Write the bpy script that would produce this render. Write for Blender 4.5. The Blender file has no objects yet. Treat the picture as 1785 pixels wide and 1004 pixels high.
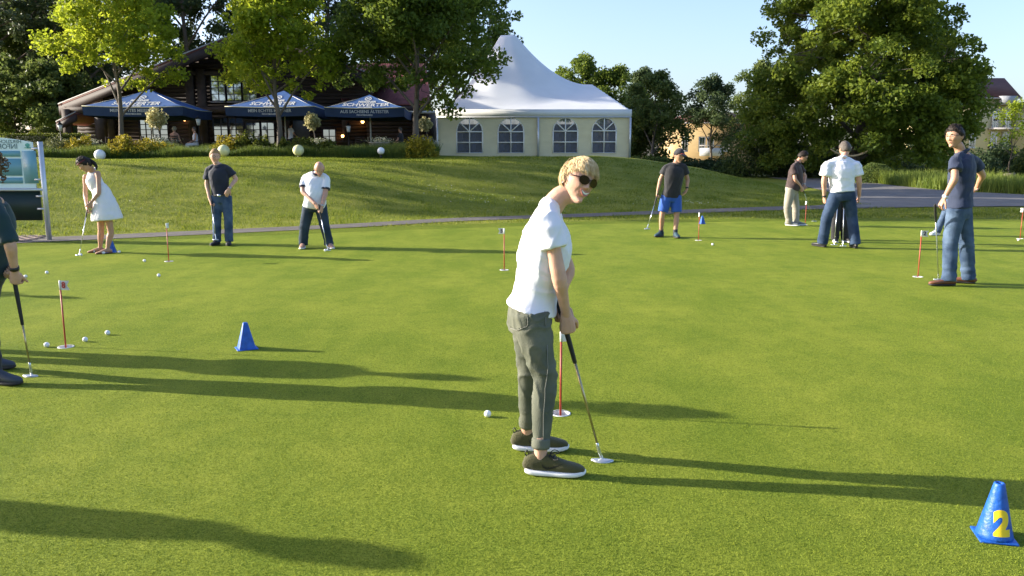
import bpy, math, random
import numpy as np
from mathutils import Vector, Matrix, Euler, noise as mnoise

# ------------------------------------------------------------------ camera, sky, sun, exposure
SC = bpy.context.scene
COL = SC.collection
rad = math.radians
FPX, CX, CY, CAMH = 1388.0, 892.5, 502.0, 1.55          # focal length in photo pixels, photo centre, camera height
PITCH = math.atan2(230.0, FPX)
cam_d = bpy.data.cameras.new('camera'); cam_d.lens = 36.0*FPX/1785.0; cam_d.clip_start = .05; cam_d.clip_end = 5000
cam = bpy.data.objects.new('camera', cam_d); COL.objects.link(cam)
cam.location = (0, 0, CAMH); cam.rotation_euler = (rad(90)-PITCH, 0, 0); SC.camera = cam

SUN_EL, SUN_AZ = rad(18.2), rad(-80.0)                   # azimuth from +Y towards +X: the sun stands to the left, a little beyond
world = bpy.data.worlds.new('World'); SC.world = world; world.use_nodes = True
wn = world.node_tree.nodes; wl = world.node_tree.links
sky = wn.new('ShaderNodeTexSky'); sky.sky_type = 'NISHITA'; sky.sun_disc = False
sky.sun_elevation = SUN_EL; sky.sun_rotation = SUN_AZ
sky.air_density = 1.0; sky.dust_density = 2.2; sky.ozone_density = 3.0; sky.altitude = 100
bg = wn['Background']; bg.inputs[1].default_value = 0.128
hz = wn.new('ShaderNodeHueSaturation'); hz.inputs['Saturation'].default_value = .98          # hazy summer air: paler, less cyan than the clear-sky model
mt = wn.new('ShaderNodeMix'); mt.data_type = 'RGBA'; mt.blend_type = 'MULTIPLY'; mt.inputs['Factor'].default_value = 1; mt.inputs['B'].default_value = (1.04, .97, 1.03, 1)
wl.new(sky.outputs[0], hz.inputs['Color']); wl.new(hz.outputs[0], mt.inputs['A']); wl.new(mt.outputs['Result'], bg.inputs[0])
sun_d = bpy.data.lights.new('sun', 'SUN'); sun_d.energy = 4.6; sun_d.angle = rad(.55); sun_d.color = (1.0, .92, .78)
sun = bpy.data.objects.new('sun', sun_d); COL.objects.link(sun)
sdir = Vector((math.sin(SUN_AZ)*math.cos(SUN_EL), math.cos(SUN_AZ)*math.cos(SUN_EL), math.sin(SUN_EL)))
sun.rotation_euler = sdir.to_track_quat('Z', 'Y').to_euler(); sun.location = (-30, 10, 20)
vs = SC.view_settings; vs.view_transform = 'Standard'; vs.look = 'None'; vs.gamma = 1; vs.use_curve_mapping = False
vs.exposure = 1.46
SC.cycles.max_bounces = 6; SC.cycles.transparent_max_bounces = 8; SC.cycles.use_denoising = True
SC.cycles.caustics_reflective = False; SC.cycles.caustics_refractive = False

# ------------------------------------------------------------------ helpers: photo pixel -> place
SP, CP = math.sin(PITCH), math.cos(PITCH)
def ray(px, py):
    u = (px-CX)/FPX; v = (CY-py)/FPX
    return np.array((u, CP+v*SP, -SP+v*CP))
def at(px, py, Y):
    d = ray(px, py); return np.array((0, 0, CAMH))+d*(Y/d[1])
def gnd(px, py, z=0.0):
    d = ray(px, py); return np.array((0, 0, CAMH))+d*((z-CAMH)/d[2])
def lin(h):
    r = [int(h[i:i+2], 16)/255 for i in (0, 2, 4)]
    return tuple(c/12.92 if c <= .04045 else ((c+.055)/1.055)**2.4 for c in r)
def sm(t): t = np.clip(t, 0, 1); return t*t*(3-2*t)
def nrm(v): v = np.asarray(v, float); return v/(np.linalg.norm(v)+1e-12)

# ------------------------------------------------------------------ helpers: materials
def newmat(name):
    m = bpy.data.materials.new(name); m.use_nodes = True
    return m, m.node_tree.nodes, m.node_tree.links, m.node_tree.nodes['Principled BSDF']
def mat(name, col, rough=.7, var=.12, scale=8, bump=.0, bscale=60, metal=0, spec=.5, coat=0, emit=None, estr=0, stretch=None, sheen=0, bdist=.02):
    """plain procedural surface: colour broken up by noise, optional noise relief"""
    m, n, l, p = newmat(name)
    p.inputs['Roughness'].default_value = rough; p.inputs['Metallic'].default_value = metal
    p.inputs['Specular IOR Level'].default_value = spec; p.inputs['Coat Weight'].default_value = coat
    p.inputs['Sheen Weight'].default_value = sheen
    tc = n.new('ShaderNodeTexCoord'); mp = n.new('ShaderNodeMapping'); l.new(tc.outputs['Object'], mp.inputs[0])
    if stretch: mp.inputs['Scale'].default_value = stretch
    no = n.new('ShaderNodeTexNoise'); no.inputs['Scale'].default_value = scale; no.inputs['Detail'].default_value = 5
    l.new(mp.outputs[0], no.inputs['Vector'])
    rp = n.new('ShaderNodeValToRGB'); rp.color_ramp.elements[0].position = .3; rp.color_ramp.elements[1].position = .7
    rp.color_ramp.elements[0].color = tuple(c*(1-var) for c in col)+(1,); rp.color_ramp.elements[1].color = tuple(min(1, c*(1+var)) for c in col)+(1,)
    l.new(no.outputs['Fac'], rp.inputs[0]); l.new(rp.outputs[0], p.inputs['Base Color'])
    if bump:
        n2 = n.new('ShaderNodeTexNoise'); n2.inputs['Scale'].default_value = bscale; n2.inputs['Detail'].default_value = 4
        l.new(mp.outputs[0], n2.inputs['Vector'])
        b = n.new('ShaderNodeBump'); b.inputs['Strength'].default_value = bump; b.inputs['Distance'].default_value = bdist
        l.new(n2.outputs['Fac'], b.inputs['Height']); l.new(b.outputs[0], p.inputs['Normal'])
    if emit:
        p.inputs['Emission Color'].default_value = emit+(1,); p.inputs['Emission Strength'].default_value = estr
    return m
def leafmat(name, c0, c1, trans=.4, rough=.55, spec=.25):
    """leaf: two leaf colours picked by each leaf's own tint, light shining through"""
    m, n, l, p = newmat(name)
    a = n.new('ShaderNodeAttribute'); a.attribute_name = 'tint'
    rp = n.new('ShaderNodeValToRGB'); rp.color_ramp.elements[0].color = c0+(1,); rp.color_ramp.elements[1].color = c1+(1,)
    l.new(a.outputs['Fac'], rp.inputs[0]); l.new(rp.outputs[0], p.inputs['Base Color'])
    p.inputs['Roughness'].default_value = rough; p.inputs['Specular IOR Level'].default_value = spec
    t = n.new('ShaderNodeBsdfTranslucent'); hs = n.new('ShaderNodeHueSaturation'); hs.inputs['Value'].default_value = 1.25; hs.inputs['Hue'].default_value = .485
    l.new(rp.outputs[0], hs.inputs['Color']); l.new(hs.outputs[0], t.inputs[0])
    mx = n.new('ShaderNodeMixShader'); mx.inputs[0].default_value = trans
    l.new(p.outputs[0], mx.inputs[1]); l.new(t.outputs[0], mx.inputs[2])
    l.new(mx.outputs[0], n['Material Output'].inputs[0])
    return m
def grassmat(name, c0, c1, c2, s_big, s_fine, bump, bscale, streak=None, bdist=.02):
    """mown grass: wide patches x fine blade-sized speckle, blade-sized relief"""
    m, n, l, p = newmat(name)
    g = n.new('ShaderNodeNewGeometry')
    def nz(sc, det, vec=None, rough=.6):
        t = n.new('ShaderNodeTexNoise'); t.inputs['Scale'].default_value = sc; t.inputs['Detail'].default_value = det; t.inputs['Roughness'].default_value = rough
        l.new(vec or g.outputs['Position'], t.inputs['Vector']); return t
    a = nz(s_big, 4); b = nz(s_fine, 3, rough=.75); c = nz(s_big*6, 3)
    mp = n.new('ShaderNodeMapping'); mp.inputs['Scale'].default_value = streak or (1, 3, 1); l.new(g.outputs['Position'], mp.inputs[0])
    d = nz(1.6, 5, mp.outputs[0])
    r1 = n.new('ShaderNodeValToRGB'); r1.color_ramp.elements[0].position = .40; r1.color_ramp.elements[1].position = .60
    r1.color_ramp.elements[0].color = c0+(1,); r1.color_ramp.elements[1].color = c1+(1,)
    ad = n.new('ShaderNodeMath'); ad.operation = 'MULTIPLY_ADD'; ad.inputs[1].default_value = .5; l.new(a.outputs['Fac'], ad.inputs[0])
    ad2 = n.new('ShaderNodeMath'); ad2.operation = 'MULTIPLY'; ad2.inputs[1].default_value = .5; l.new(d.outputs['Fac'], ad2.inputs[0]); l.new(ad2.outputs[0], ad.inputs[2])
    l.new(ad.outputs[0], r1.inputs[0])
    mx = n.new('ShaderNodeMix'); mx.data_type = 'RGBA'; mx.inputs['B'].default_value = c2+(1,)
    r2 = n.new('ShaderNodeValToRGB'); r2.color_ramp.elements[0].position = .45; r2.color_ramp.elements[1].position = .75
    l.new(c.outputs['Fac'], r2.inputs[0]); ml = n.new('ShaderNodeMath'); ml.operation = 'MULTIPLY'; ml.inputs[1].default_value = .55; l.new(r2.outputs[0], ml.inputs[0])
    l.new(ml.outputs[0], mx.inputs['Factor']); l.new(r1.outputs[0], mx.inputs['A'])
    sp = n.new('ShaderNodeMix'); sp.data_type = 'RGBA'; sp.blend_type = 'MULTIPLY'; sp.inputs['Factor'].default_value = 1
    r3 = n.new('ShaderNodeValToRGB'); r3.color_ramp.elements[0].position = .34; r3.color_ramp.elements[1].position = .66
    r3.color_ramp.elements[0].color = (.44, .52, .34, 1); r3.color_ramp.elements[1].color = (1.50, 1.38, 1.42, 1)
    l.new(b.outputs['Fac'], r3.inputs[0]); l.new(mx.outputs['Result'], sp.inputs['A']); l.new(r3.outputs[0], sp.inputs['B'])
    l.new(sp.outputs['Result'], p.inputs['Base Color'])
    p.inputs['Roughness'].default_value = .75; p.inputs['Specular IOR Level'].default_value = .05; p.inputs['Sheen Weight'].default_value = .0
    p.inputs['Sheen Tint'].default_value = (.75, .85, .35, 1)
    e = nz(bscale, 4, rough=.7); bp = n.new('ShaderNodeBump'); bp.inputs['Strength'].default_value = bump; bp.inputs['Distance'].default_value = bdist
    l.new(e.outputs['Fac'], bp.inputs['Height']); l.new(bp.outputs[0], p.inputs['Normal'])
    return m

# ------------------------------------------------------------------ helpers: meshes
def fast_mesh(name, V, F):
    V = np.asarray(V, np.float32); me = bpy.data.meshes.new(name)
    me.vertices.add(len(V)); me.vertices.foreach_set('co', V.ravel())
    if isinstance(F, np.ndarray):
        k = F.shape[1]; n = len(F); me.loops.add(n*k); me.polygons.add(n)
        me.loops.foreach_set('vertex_index', F.astype(np.int32).ravel())
        me.polygons.foreach_set('loop_start', np.arange(0, n*k, k, dtype=np.int32))
    else:
        n = len(F); tot = sum(len(f) for f in F); me.loops.add(tot); me.polygons.add(n)
        me.loops.foreach_set('vertex_index', np.fromiter((i for f in F for i in f), np.int32, tot))
        st = np.zeros(n, np.int32); st[1:] = np.cumsum([len(f) for f in F])[:-1]
        me.polygons.foreach_set('loop_start', st)
    me.update(calc_edges=True); return me
def smooth_shade(me, ang=None):
    me.polygons.foreach_set('use_smooth', np.ones(len(me.polygons), bool))
def obj(name, V, F, m=None, parent=None, smooth=False, loc=None):
    me = fast_mesh(name, V, F)
    if smooth: smooth_shade(me)
    for x in (m if isinstance(m, (list, tuple)) else [m]): me.materials.append(x)
    o = bpy.data.objects.new(name, me); COL.objects.link(o)
    if parent is not None: o.parent = parent
    if loc is not None: o.location = loc
    return o
def empty(name, loc=(0, 0, 0), rz=0):
    o = bpy.data.objects.new(name, None); COL.objects.link(o); o.location = loc; o.rotation_euler = (0, 0, rz); o.empty_display_size = .2; return o
def tag(o, label, cat, group=None, kind=None):
    o['label'] = label; o['category'] = cat
    if group: o['group'] = group
    if kind: o['kind'] = kind
    return o
def struct(o, kind='structure'): o['kind'] = kind; return o
class MB:
    """collects shapes for one mesh"""
    def __init__(s): s.V = []; s.F = []; s.n = 0; s.fm = []
    def add(s, V, F, mi=0):
        s.V.append(np.asarray(V, float)); s.F += [tuple(int(i)+s.n for i in f) for f in F]; s.fm += [mi]*len(F); s.n += len(V); return s
    def box(s, lo, hi, mi=0):
        (a, b, c), (d, e, f) = lo, hi
        return s.add([(a,b,c),(d,b,c),(d,e,c),(a,e,c),(a,b,f),(d,b,f),(d,e,f),(a,e,f)], [(0,3,2,1),(4,5,6,7),(0,1,5,4),(1,2,6,5),(2,3,7,6),(3,0,4,7)], mi)
    def cyl(s, p0, p1, r0, r1=None, n=10, mi=0):
        return s.add(*tube([p0, p1], [r0, r0 if r1 is None else r1], n=n, sub=1, cap='flat'), mi)
    def build(s, name, m=None, parent=None, smooth=False, loc=None, mats=None):
        o = obj(name, np.vstack(s.V), s.F, mats or m, parent, smooth, loc)
        if mats: o.data.polygons.foreach_set('material_index', np.array(s.fm, np.int32))
        return o
def box(name, lo, hi, m, parent=None): return MB().box(lo, hi).build(name, m, parent)
def catmull(P, sub):
    P = np.asarray(P, float)
    if sub <= 1 or len(P) < 3: return P
    Q = np.vstack([2*P[0]-P[1], P, 2*P[-1]-P[-2]]); out = []
    for i in range(1, len(Q)-2):
        for k in range(sub):
            t = k/sub; p0, p1, p2, p3 = Q[i-1], Q[i], Q[i+1], Q[i+2]
            out.append(.5*((2*p1)+(p2-p0)*t+(2*p0-5*p1+4*p2-p3)*t*t+(3*p1-p0-3*p2+p3)*t**3))
    out.append(P[-1]); return np.array(out)
def tube(pts, radii, side=None, n=14, sub=3, cap='round', sq=1.0):
    """lofted limb: centre points, (side radius, front radius) at each"""
    pts = np.asarray(pts, float); R = np.array([(r, r) if np.isscalar(r) else r for r in radii], float)
    if side is None:
        t = nrm(pts[-1]-pts[0]); side = np.cross(t, (0, 0, 1)) if abs(t[2]) < .9 else np.array((1., 0, 0))
    S = np.asarray(side, float); S = np.tile(S, (len(pts), 1)) if S.ndim == 1 else S
    A = catmull(np.hstack([pts, R, S]), sub)
    C, R, S = A[:, :3], np.maximum(A[:, 3:5], 1e-4), A[:, 5:8]
    T = np.gradient(C, axis=0) if len(C) > 2 else np.tile(C[1]-C[0], (2, 1))
    T = T/(np.linalg.norm(T, axis=1)[:, None]+1e-9)
    S = S-T*(S*T).sum(1)[:, None]; S = S/(np.linalg.norm(S, axis=1)[:, None]+1e-9); Fv = np.cross(T, S)
    rings = [(C[i], R[i], S[i], Fv[i]) for i in range(len(C))]
    if cap == 'round':
        a, b = rings[0], rings[-1]; ra, rb = a[1].min(), b[1].min()
        rings = [(a[0]-T[0]*ra*.75, a[1]*.45, a[2], a[3]), (a[0]-T[0]*ra*.45, a[1]*.82, a[2], a[3])]+rings+[(b[0]+T[-1]*rb*.45, b[1]*.82, b[2], b[3]), (b[0]+T[-1]*rb*.75, b[1]*.45, b[2], b[3])]
    th = np.linspace(0, 2*math.pi, n, endpoint=False); ct, st = np.cos(th), np.sin(th)
    if sq != 1.0: ct = np.sign(ct)*np.abs(ct)**sq; st = np.sign(st)*np.abs(st)**sq
    V = np.vstack([c+np.outer(ct*r[0], s)+np.outer(st*r[1], f) for c, r, s, f in rings])
    k = len(rings); F = []
    for i in range(k-1):
        for j in range(n):
            j2 = (j+1) % n; F.append((i*n+j, i*n+j2, (i+1)*n+j2, (i+1)*n+j))
    F.append(tuple(range(n-1, -1, -1))); F.append(tuple((k-1)*n+j for j in range(n)))
    return V, F
def ellipsoid(c, r, M=None, nu=16, nv=10):
    th = np.linspace(0, 2*math.pi, nu, endpoint=False); ph = np.linspace(-math.pi/2, math.pi/2, nv+1)[1:-1]
    V = [(0, 0, -1)]+[(math.cos(p)*math.cos(t), math.cos(p)*math.sin(t), math.sin(p)) for p in ph for t in th]+[(0, 0, 1)]
    V = np.array(V)*np.array(r)
    if M is not None: V = V@np.asarray(M).T
    F = [(0, 1+(j+1) % nu, 1+j) for j in range(nu)]; m = len(ph)
    for i in range(m-1):
        for j in range(nu):
            a = 1+i*nu+j; b = 1+i*nu+(j+1) % nu; F.append((a, b, b+nu, a+nu))
    e = len(V)-1; F += [(1+(m-1)*nu+j, 1+(m-1)*nu+(j+1) % nu, e) for j in range(nu)]
    return V+np.asarray(c), F
def lathe(prof, n=24, c=(0, 0, 0)):
    th = np.linspace(0, 2*math.pi, n, endpoint=False); V = []; F = []
    for r, z in prof: V += [(c[0]+r*math.cos(t), c[1]+r*math.sin(t), c[2]+z) for t in th]
    for i in range(len(prof)-1):
        for j in range(n): F.append((i*n+j, i*n+(j+1) % n, (i+1)*n+(j+1) % n, (i+1)*n+j))
    F.append(tuple(range(n-1, -1, -1))); F.append(tuple((len(prof)-1)*n+j for j in range(n)))
    return V, F

TMP = bpy.data.scenes.new('work')                        # scratch scene for evaluating modifiers and lettering; removed at the end
def evaluated(o):
    TMP.collection.objects.link(o); vl = TMP.view_layers[0]; vl.update(); dg = vl.depsgraph
    e = o.evaluated_get(dg); me = e.to_mesh()
    V = np.empty(len(me.vertices)*3, np.float32); me.vertices.foreach_get('co', V); V = V.reshape(-1, 3).astype(float)
    N = np.empty(len(me.vertices)*3, np.float32); me.vertices.foreach_get('normal', N); N = N.reshape(-1, 3).astype(float)
    F = [tuple(p.vertices) for p in me.polygons]
    e.to_mesh_clear(); TMP.collection.objects.unlink(o); d = o.data; bpy.data.objects.remove(o)
    (bpy.data.meshes if isinstance(d, bpy.types.Mesh) else bpy.data.curves).remove(d)
    return V, F, N
def remesh(mb, vox, it=3, fac=.5):
    me = fast_mesh('w', np.vstack(mb.V), mb.F); o = bpy.data.objects.new('w', me)
    r = o.modifiers.new('r', 'REMESH'); r.mode = 'VOXEL'; r.voxel_size = vox
    if it: s = o.modifiers.new('s', 'SMOOTH'); s.iterations = it; s.factor = fac
    return evaluated(o)
def text_flat(txt, size, bold=0.0, res=3, align='CENTER', ext=0.0):
    cu = bpy.data.curves.new('w', 'FONT'); cu.body = txt; cu.size = size; cu.offset = bold; cu.resolution_u = res
    cu.align_x = align; cu.align_y = 'CENTER'; cu.extrude = ext
    V, F, N = evaluated(bpy.data.objects.new('w', cu)); return V, F
def fill_flat(loops, ext=0.0):
    """flat sheet from closed outlines; inner outlines become holes"""
    cu = bpy.data.curves.new('w', 'CURVE'); cu.dimensions = '2D'; cu.fill_mode = 'BOTH'; cu.extrude = ext
    for L in loops:
        s = cu.splines.new('POLY'); s.points.add(len(L)-1); s.use_cyclic_u = True
        s.points.foreach_set('co', np.array([(x, y, 0, 1) for x, y in L], np.float32).ravel())
    V, F, N = evaluated(bpy.data.objects.new('w', cu)); return V, F
def spots(name, V, F, m, parent=None, tint=None, smooth=False):
    o = obj(name, V, F, m, parent, smooth)
    if tint is not None:
        a = o.data.attributes.new('tint', 'FLOAT', 'POINT'); a.data.foreach_set('value', np.asarray(tint, np.float32))
    return o
def leaf_quads(C, L, W, rng, up=.35, tint=None):
    n = len(C); N = rng.normal(size=(n, 3)); N[:, 2] += up*2; N /= np.linalg.norm(N, axis=1)[:, None]
    T = rng.normal(size=(n, 3)); T -= N*(T*N).sum(1)[:, None]; T /= np.linalg.norm(T, axis=1)[:, None]; B = np.cross(N, T)
    L = (L*rng.uniform(.7, 1.3, n))[:, None]; W = (W*rng.uniform(.7, 1.3, n))[:, None]
    V = np.stack([C-T*L*.5, C+B*W*.5+N*L*.08, C+T*L*.5-N*L*.1, C-B*W*.5+N*L*.08], 1).reshape(-1, 3)
    F = np.arange(n*4).reshape(n, 4)
    t = rng.uniform(0, 1, n) if tint is None else np.clip(tint+rng.normal(0, .15, n), 0, 1)
    return V, F, np.repeat(t, 4)
def blades(P, h, w, rng, lean=.35, tint=None, bend=None):
    """single-triangle grass blades standing at the points P"""
    n = len(P); a = rng.uniform(0, 2*math.pi, n); h = h*rng.uniform(.6, 1.3, n)
    D = np.stack([np.cos(a), np.sin(a), np.zeros(n)], 1); Ln = rng.normal(0, lean, (n, 3)); Ln[:, 2] = 1
    if bend is not None: Ln += bend
    w = w*rng.uniform(.7, 1.3, n)
    V = np.stack([P-D*w[:, None]*.5, P+D*w[:, None]*.5, P+Ln*h[:, None]], 1).reshape(-1, 3)
    t = rng.uniform(0, 1, n) if tint is None else np.clip(tint+rng.normal(0, .2, n), 0, 1)
    return V, np.arange(n*3).reshape(n, 3), np.repeat(t, 3)

# ------------------------------------------------------------------ the ground
PATH = np.array([(-26, 8.5), (-18, 10.5), (-12.5, 12.9), (-9.4, 14.5), (-7.7, 15.4), (-5.35, 16.8), (-3.7, 17.8), (-1.3, 19.6), (1.6, 20.9), (5.0, 22.5), (8.1, 23.9), (11, 24.8), (14, 25.4)])
def path_y(x): return np.interp(x, PATH[:, 0], PATH[:, 1])
def H(x, y):
    x = np.asarray(x, float); y = np.asarray(y, float)
    t = (y-path_y(x)-1.0)/12.5
    fx = np.interp(x, (-999, 4, 6.1, 8.7, 11.2, 13.0), (1, 1, .9, .66, .3, 0))
    bank = (1.42*sm(np.clip(t, 0, 1)*.92+.0)+.16*sm((y-30)/10))*fx
    back = np.where((x > 7), 1-sm((y-42)/10), 1)
    far = .75*sm((y-62)/45)*sm((x-5)/8)
    und = .05*np.sin(x*.55+1.3)*np.sin(y*.43)*sm(t*3)*fx
    return bank*back+far+und
def onground(px, py):
    lo, hi = 2., 400.; d = ray(px, py)
    for k in range(800):
        Y = 2+k*.25; p = np.array((0, 0, CAMH))+d*(Y/d[1])
        if p[2] <= H(p[0], p[1]): return np.array((p[0], p[1], float(H(p[0], p[1]))))
    return p

GREEN = catmull([(-13, 10), (-10.3, 12.6), (-7.9, 13.9), (-5, 15.5), (-1.15, 17.2), (3.5, 18.6), (8, 19.1), (13, 18.7), (17.5, 16), (19.5, 10), (18, 0), (12, -6), (0, -8), (-12, -6), (-17, 0), (-16, 6), (-13, 10)], 8)[:-1]
def offset_loop(L, d):
    T = np.roll(L, -1, 0)-np.roll(L, 1, 0); T /= np.linalg.norm(T, axis=1)[:, None]
    N = np.stack([T[:, 1], -T[:, 0]], 1); c = L.mean(0)
    if ((L-c)*N).sum() < 0: N = -N
    return L+N*d
FRINGE = offset_loop(GREEN, 1.0)
def inside(L, x, y):
    r = np.zeros(np.shape(x), bool); n = len(L)
    for i in range(n):
        (x0, y0), (x1, y1) = L[i], L[i-1]
        r ^= ((y0 > y) != (y1 > y)) & (x < (x1-x0)*(y-y0)/(y1-y0+1e-12)+x0)
    return r

M_green = grassmat('green_grass', (.144, .200, .022), (.214, .258, .034), (.112, .168, .019), .7, 120, .9, 140, (1.2, .5, 1), .012)
M_fringe = grassmat('fringe_grass', (.115, .165, .018), (.165, .205, .026), (.09, .135, .014), .9, 190, .9, 90, (1, 1, 1), .03)
M_lawn = grassmat('lawn_grass', (.150, .190, .028), (.260, .275, .055), (.105, .160, .023), .35, 60, 1.0, 26, (.6, 1.3, 1), .06)
M_far = grassmat('fairway_grass', (.22, .215, .08), (.30, .28, .12), (.17, .18, .05), .1, 6, .3, 10)

def axis(dense0, dense1, st, far0, far1):
    a = list(np.arange(dense0, dense1+1e-6, st)); s = st; x = dense1
    while x < far1: s *= 1.35; x += s; a.append(x)
    s = st; x = dense0
    while x > far0: s *= 1.35; x -= s; a.insert(0, x)
    return np.array(a)
xs = axis(-34, 36, .4, -1800, 1800); ys = axis(-8, 66, .4, -60, 2600)
GX, GY = np.meshgrid(xs, ys); GZ = H(GX, GY)
GZ = np.where(inside(offset_loop(GREEN, .55), GX, GY), -.3, GZ)
nx = len(xs); ny = len(ys)
ii, jj = np.meshgrid(np.arange(ny-1), np.arange(nx-1), indexing='ij'); q = (ii*nx+jj).ravel()
lawn = struct(obj('lawn', np.stack([GX, GY, GZ], -1).reshape(-1, 3), np.stack([q, q+1, q+nx+1, q+nx], 1), M_lawn, smooth=True))

FLAGS = [  # photo pixels: foot of pole, top of pole, flag text, turn
    (977, 724, 574), (115, 607, 489), (294.5, 457, 389), (879, 472, 398), (1217.5, 420, 371), (1403.5, 393, 351), (1600, 484, 402), (1778, 417, 363)]
HOLES = [gnd(f[0], f[1]) for f in FLAGS]
def circ(c, r, n=28): return [(c[0]+r*math.cos(t), c[1]+r*math.sin(t)) for t in np.linspace(0, 2*math.pi, n, endpoint=False)]
V, F = fill_flat([FRINGE, offset_loop(GREEN, -.05)]); V[:, 2] = .006
fr = struct(obj('green_fringe', V, F, M_fringe))
V, F = fill_flat([GREEN]+[circ(h, .056) for h in HOLES]); V[:, 2] = .012
green = struct(obj('putting_green', V, F, M_green))

rng = np.random.default_rng(5)
ML_blade = leafmat('green_blades', (.074, .124, .012), (.285, .338, .042), .3, .6, .08)
# near turf: real blades, thinning with distance into the relief of the sheet
n = 640000
u = rng.uniform(0, 1, n); Yb = 2.2+8.3*u**1.55; Xb = (rng.uniform(-1, 1, n))*(.72*Yb+.9)
hd = np.ones(n, bool)
for h in HOLES: hd &= (Xb-h[0])**2+(Yb-h[1])**2 > .062**2
P = np.stack([Xb, Yb, np.full(n, .008)], 1)[hd]
keep = rng.uniform(0, 1, len(P)) < 1-sm((P[:, 1]-6)/4.5); P = P[keep]
tn = .46+.62*np.array([mnoise.noise((p[0]*38, p[1]*38, 0))+.6*mnoise.noise((p[0]*95, p[1]*95, 5))+.5*mnoise.noise((p[0]*1.1+p[1]*.5, p[1]*2.6, 9)) for p in P])
V, F, t = blades(P, .0100, .0038, rng, .40, tn)
spots('turf_blades', V, F, ML_blade, None, t); struct(bpy.data.objects['turf_blades'], 'stuff')
tag(bpy.data.objects['turf_blades'], 'close mown turf blades of the near putting green', 'grass', kind='stuff')
# rough: longer blades on the fringe edge and the bank
ML_rough = leafmat('rough_blades', (.090, .140, .013), (.25, .28, .038), .4, .6, .1)
n = 230000
Xb = rng.uniform(-15, 17, n); Yb = rng.uniform(11, 36, n)
zz = H(Xb, Yb); dpath = np.abs(Yb-path_y(Xb))
ok = ~inside(GREEN, Xb, Yb) & (dpath > .66) & ~((Xb > 7) & (Yb > 24.0) & (Xb > 11.5)) & (np.abs(Xb) < .72*Yb+1)
fri = inside(FRINGE, Xb, Yb)
P = np.stack([Xb, Yb, zz], 1)[ok]; fri = fri[ok]
# tussocks: denser where the sward is uneven
tn = np.array([mnoise.noise((p[0]*1.1, p[1]*1.1, 0)) for p in P]); keep = rng.uniform(-.9, .9, len(P)) < tn+.35
P = P[keep]; tn = tn[keep]; fri = fri[keep]
V, F, t = blades(P, np.where(fri, .022, .055+.05*np.clip(tn, 0, 1)), np.where(fri, .010, .016), rng, .5, .45-.5*tn)
tag(spots('rough_grass', V, F, ML_rough, None, t), 'long uneven grass of the sloping bank below the terrace', 'grass', kind='stuff')
# clover flowers scattered in two patches on the bank
cl = []
for cx, cy, r, k in ((-1.0, 25.0, 2.6, 110), (5.2, 25.3, 1.3, 90), (-9.5, 19.5, 1.2, 25)):
    cl.append(np.stack([rng.normal(cx, r*.6, k), rng.normal(cy, r*.28, k)], 1))
cl = np.vstack(cl); C = np.column_stack([cl, H(cl[:, 0], cl[:, 1])+.06])
V, F, t = leaf_quads(C, .028, .028, rng, 1)
tag(spots('clover_flowers', V, F, mat('clover_white', (.62, .62, .52), .8), None, t), 'small white clover flowers in the grass of the bank', 'flowers', kind='stuff')

M_asph = mat('asphalt', (.115, .100, .082), .85, .22, 3, .6, 90)
M_pave = mat('asphalt_yard', (.140, .130, .118), .85, .2, 1.2, .4, 60)
def strip(name, L, R, z, m, rows=5):
    L = np.asarray(L); R = np.asarray(R); k = len(L); V = []
    for s in np.linspace(0, 1, rows):
        X = L*(1-s)+R*s; V.append(np.column_stack([X, H(X[:, 0], X[:, 1])+z]))
    V = np.vstack(V); F = [(r*k+i, r*k+i+1, (r+1)*k+i+1, (r+1)*k+i) for r in range(rows-1) for i in range(k-1)]
    return struct(obj(name, V, F, m, smooth=True))
pc = catmull(PATH, 10); pn = np.gradient(pc, axis=0); pn = np.stack([-pn[:, 1], pn[:, 0]], 1)/np.linalg.norm(pn, axis=1)[:, None]
pw = np.interp(pc[:, 0], (-12, -8, -2, 4, 10), (.62, .46, .46, .55, .8))
strip('path', pc-pn*pw[:, None], pc+pn*pw[:, None], .014, M_asph)
# asphalt yard at the right: near edge and far edge
near = np.array([gnd(*p)[:2] for p in ((1420, 363.5), (1499, 360.5), (1600, 358.5), (1785, 357), (1950, 356))])
farE = np.array([gnd(*p)[:2] for p in ((1440, 352), (1499, 317.5), (1557, 323), (1637, 332), (1785, 348))])
farE[-1] = (24.5, 27.9); near[-1] = (27, 25.6)
nearL = np.array([(10.5, 23.9), (12.0, 24.3), (14, 24.5), (19, 24.9), (27, 25.4)])
farL = np.array([(11.5, 27.5), (13.5, 33), (20.5, 47.5), (21.0, 41.5), (27, 30)])
poly = np.array([(9.5, 24.15), (12, 24.3), (14, 24.55), (19, 25.0), (32, 25.6), (32, 26.2), (24.5, 27.9), (21.3, 30.5), (20.4, 33.2), (19.6, 36.2), (20.2, 42.3), (21.2, 48.0), (21.6, 52), (20.6, 59.5), (18.8, 59.7), (17.6, 51.0), (15.2, 42), (13.4, 33), (12.0, 28.2), (9.5, 25.0)])
V, F = fill_flat([catmull(np.vstack([poly, poly[:1]]), 4)[:-1]]); V[:, 2] = .022
struct(obj('asphalt_yard', V, F, M_pave))
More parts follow.
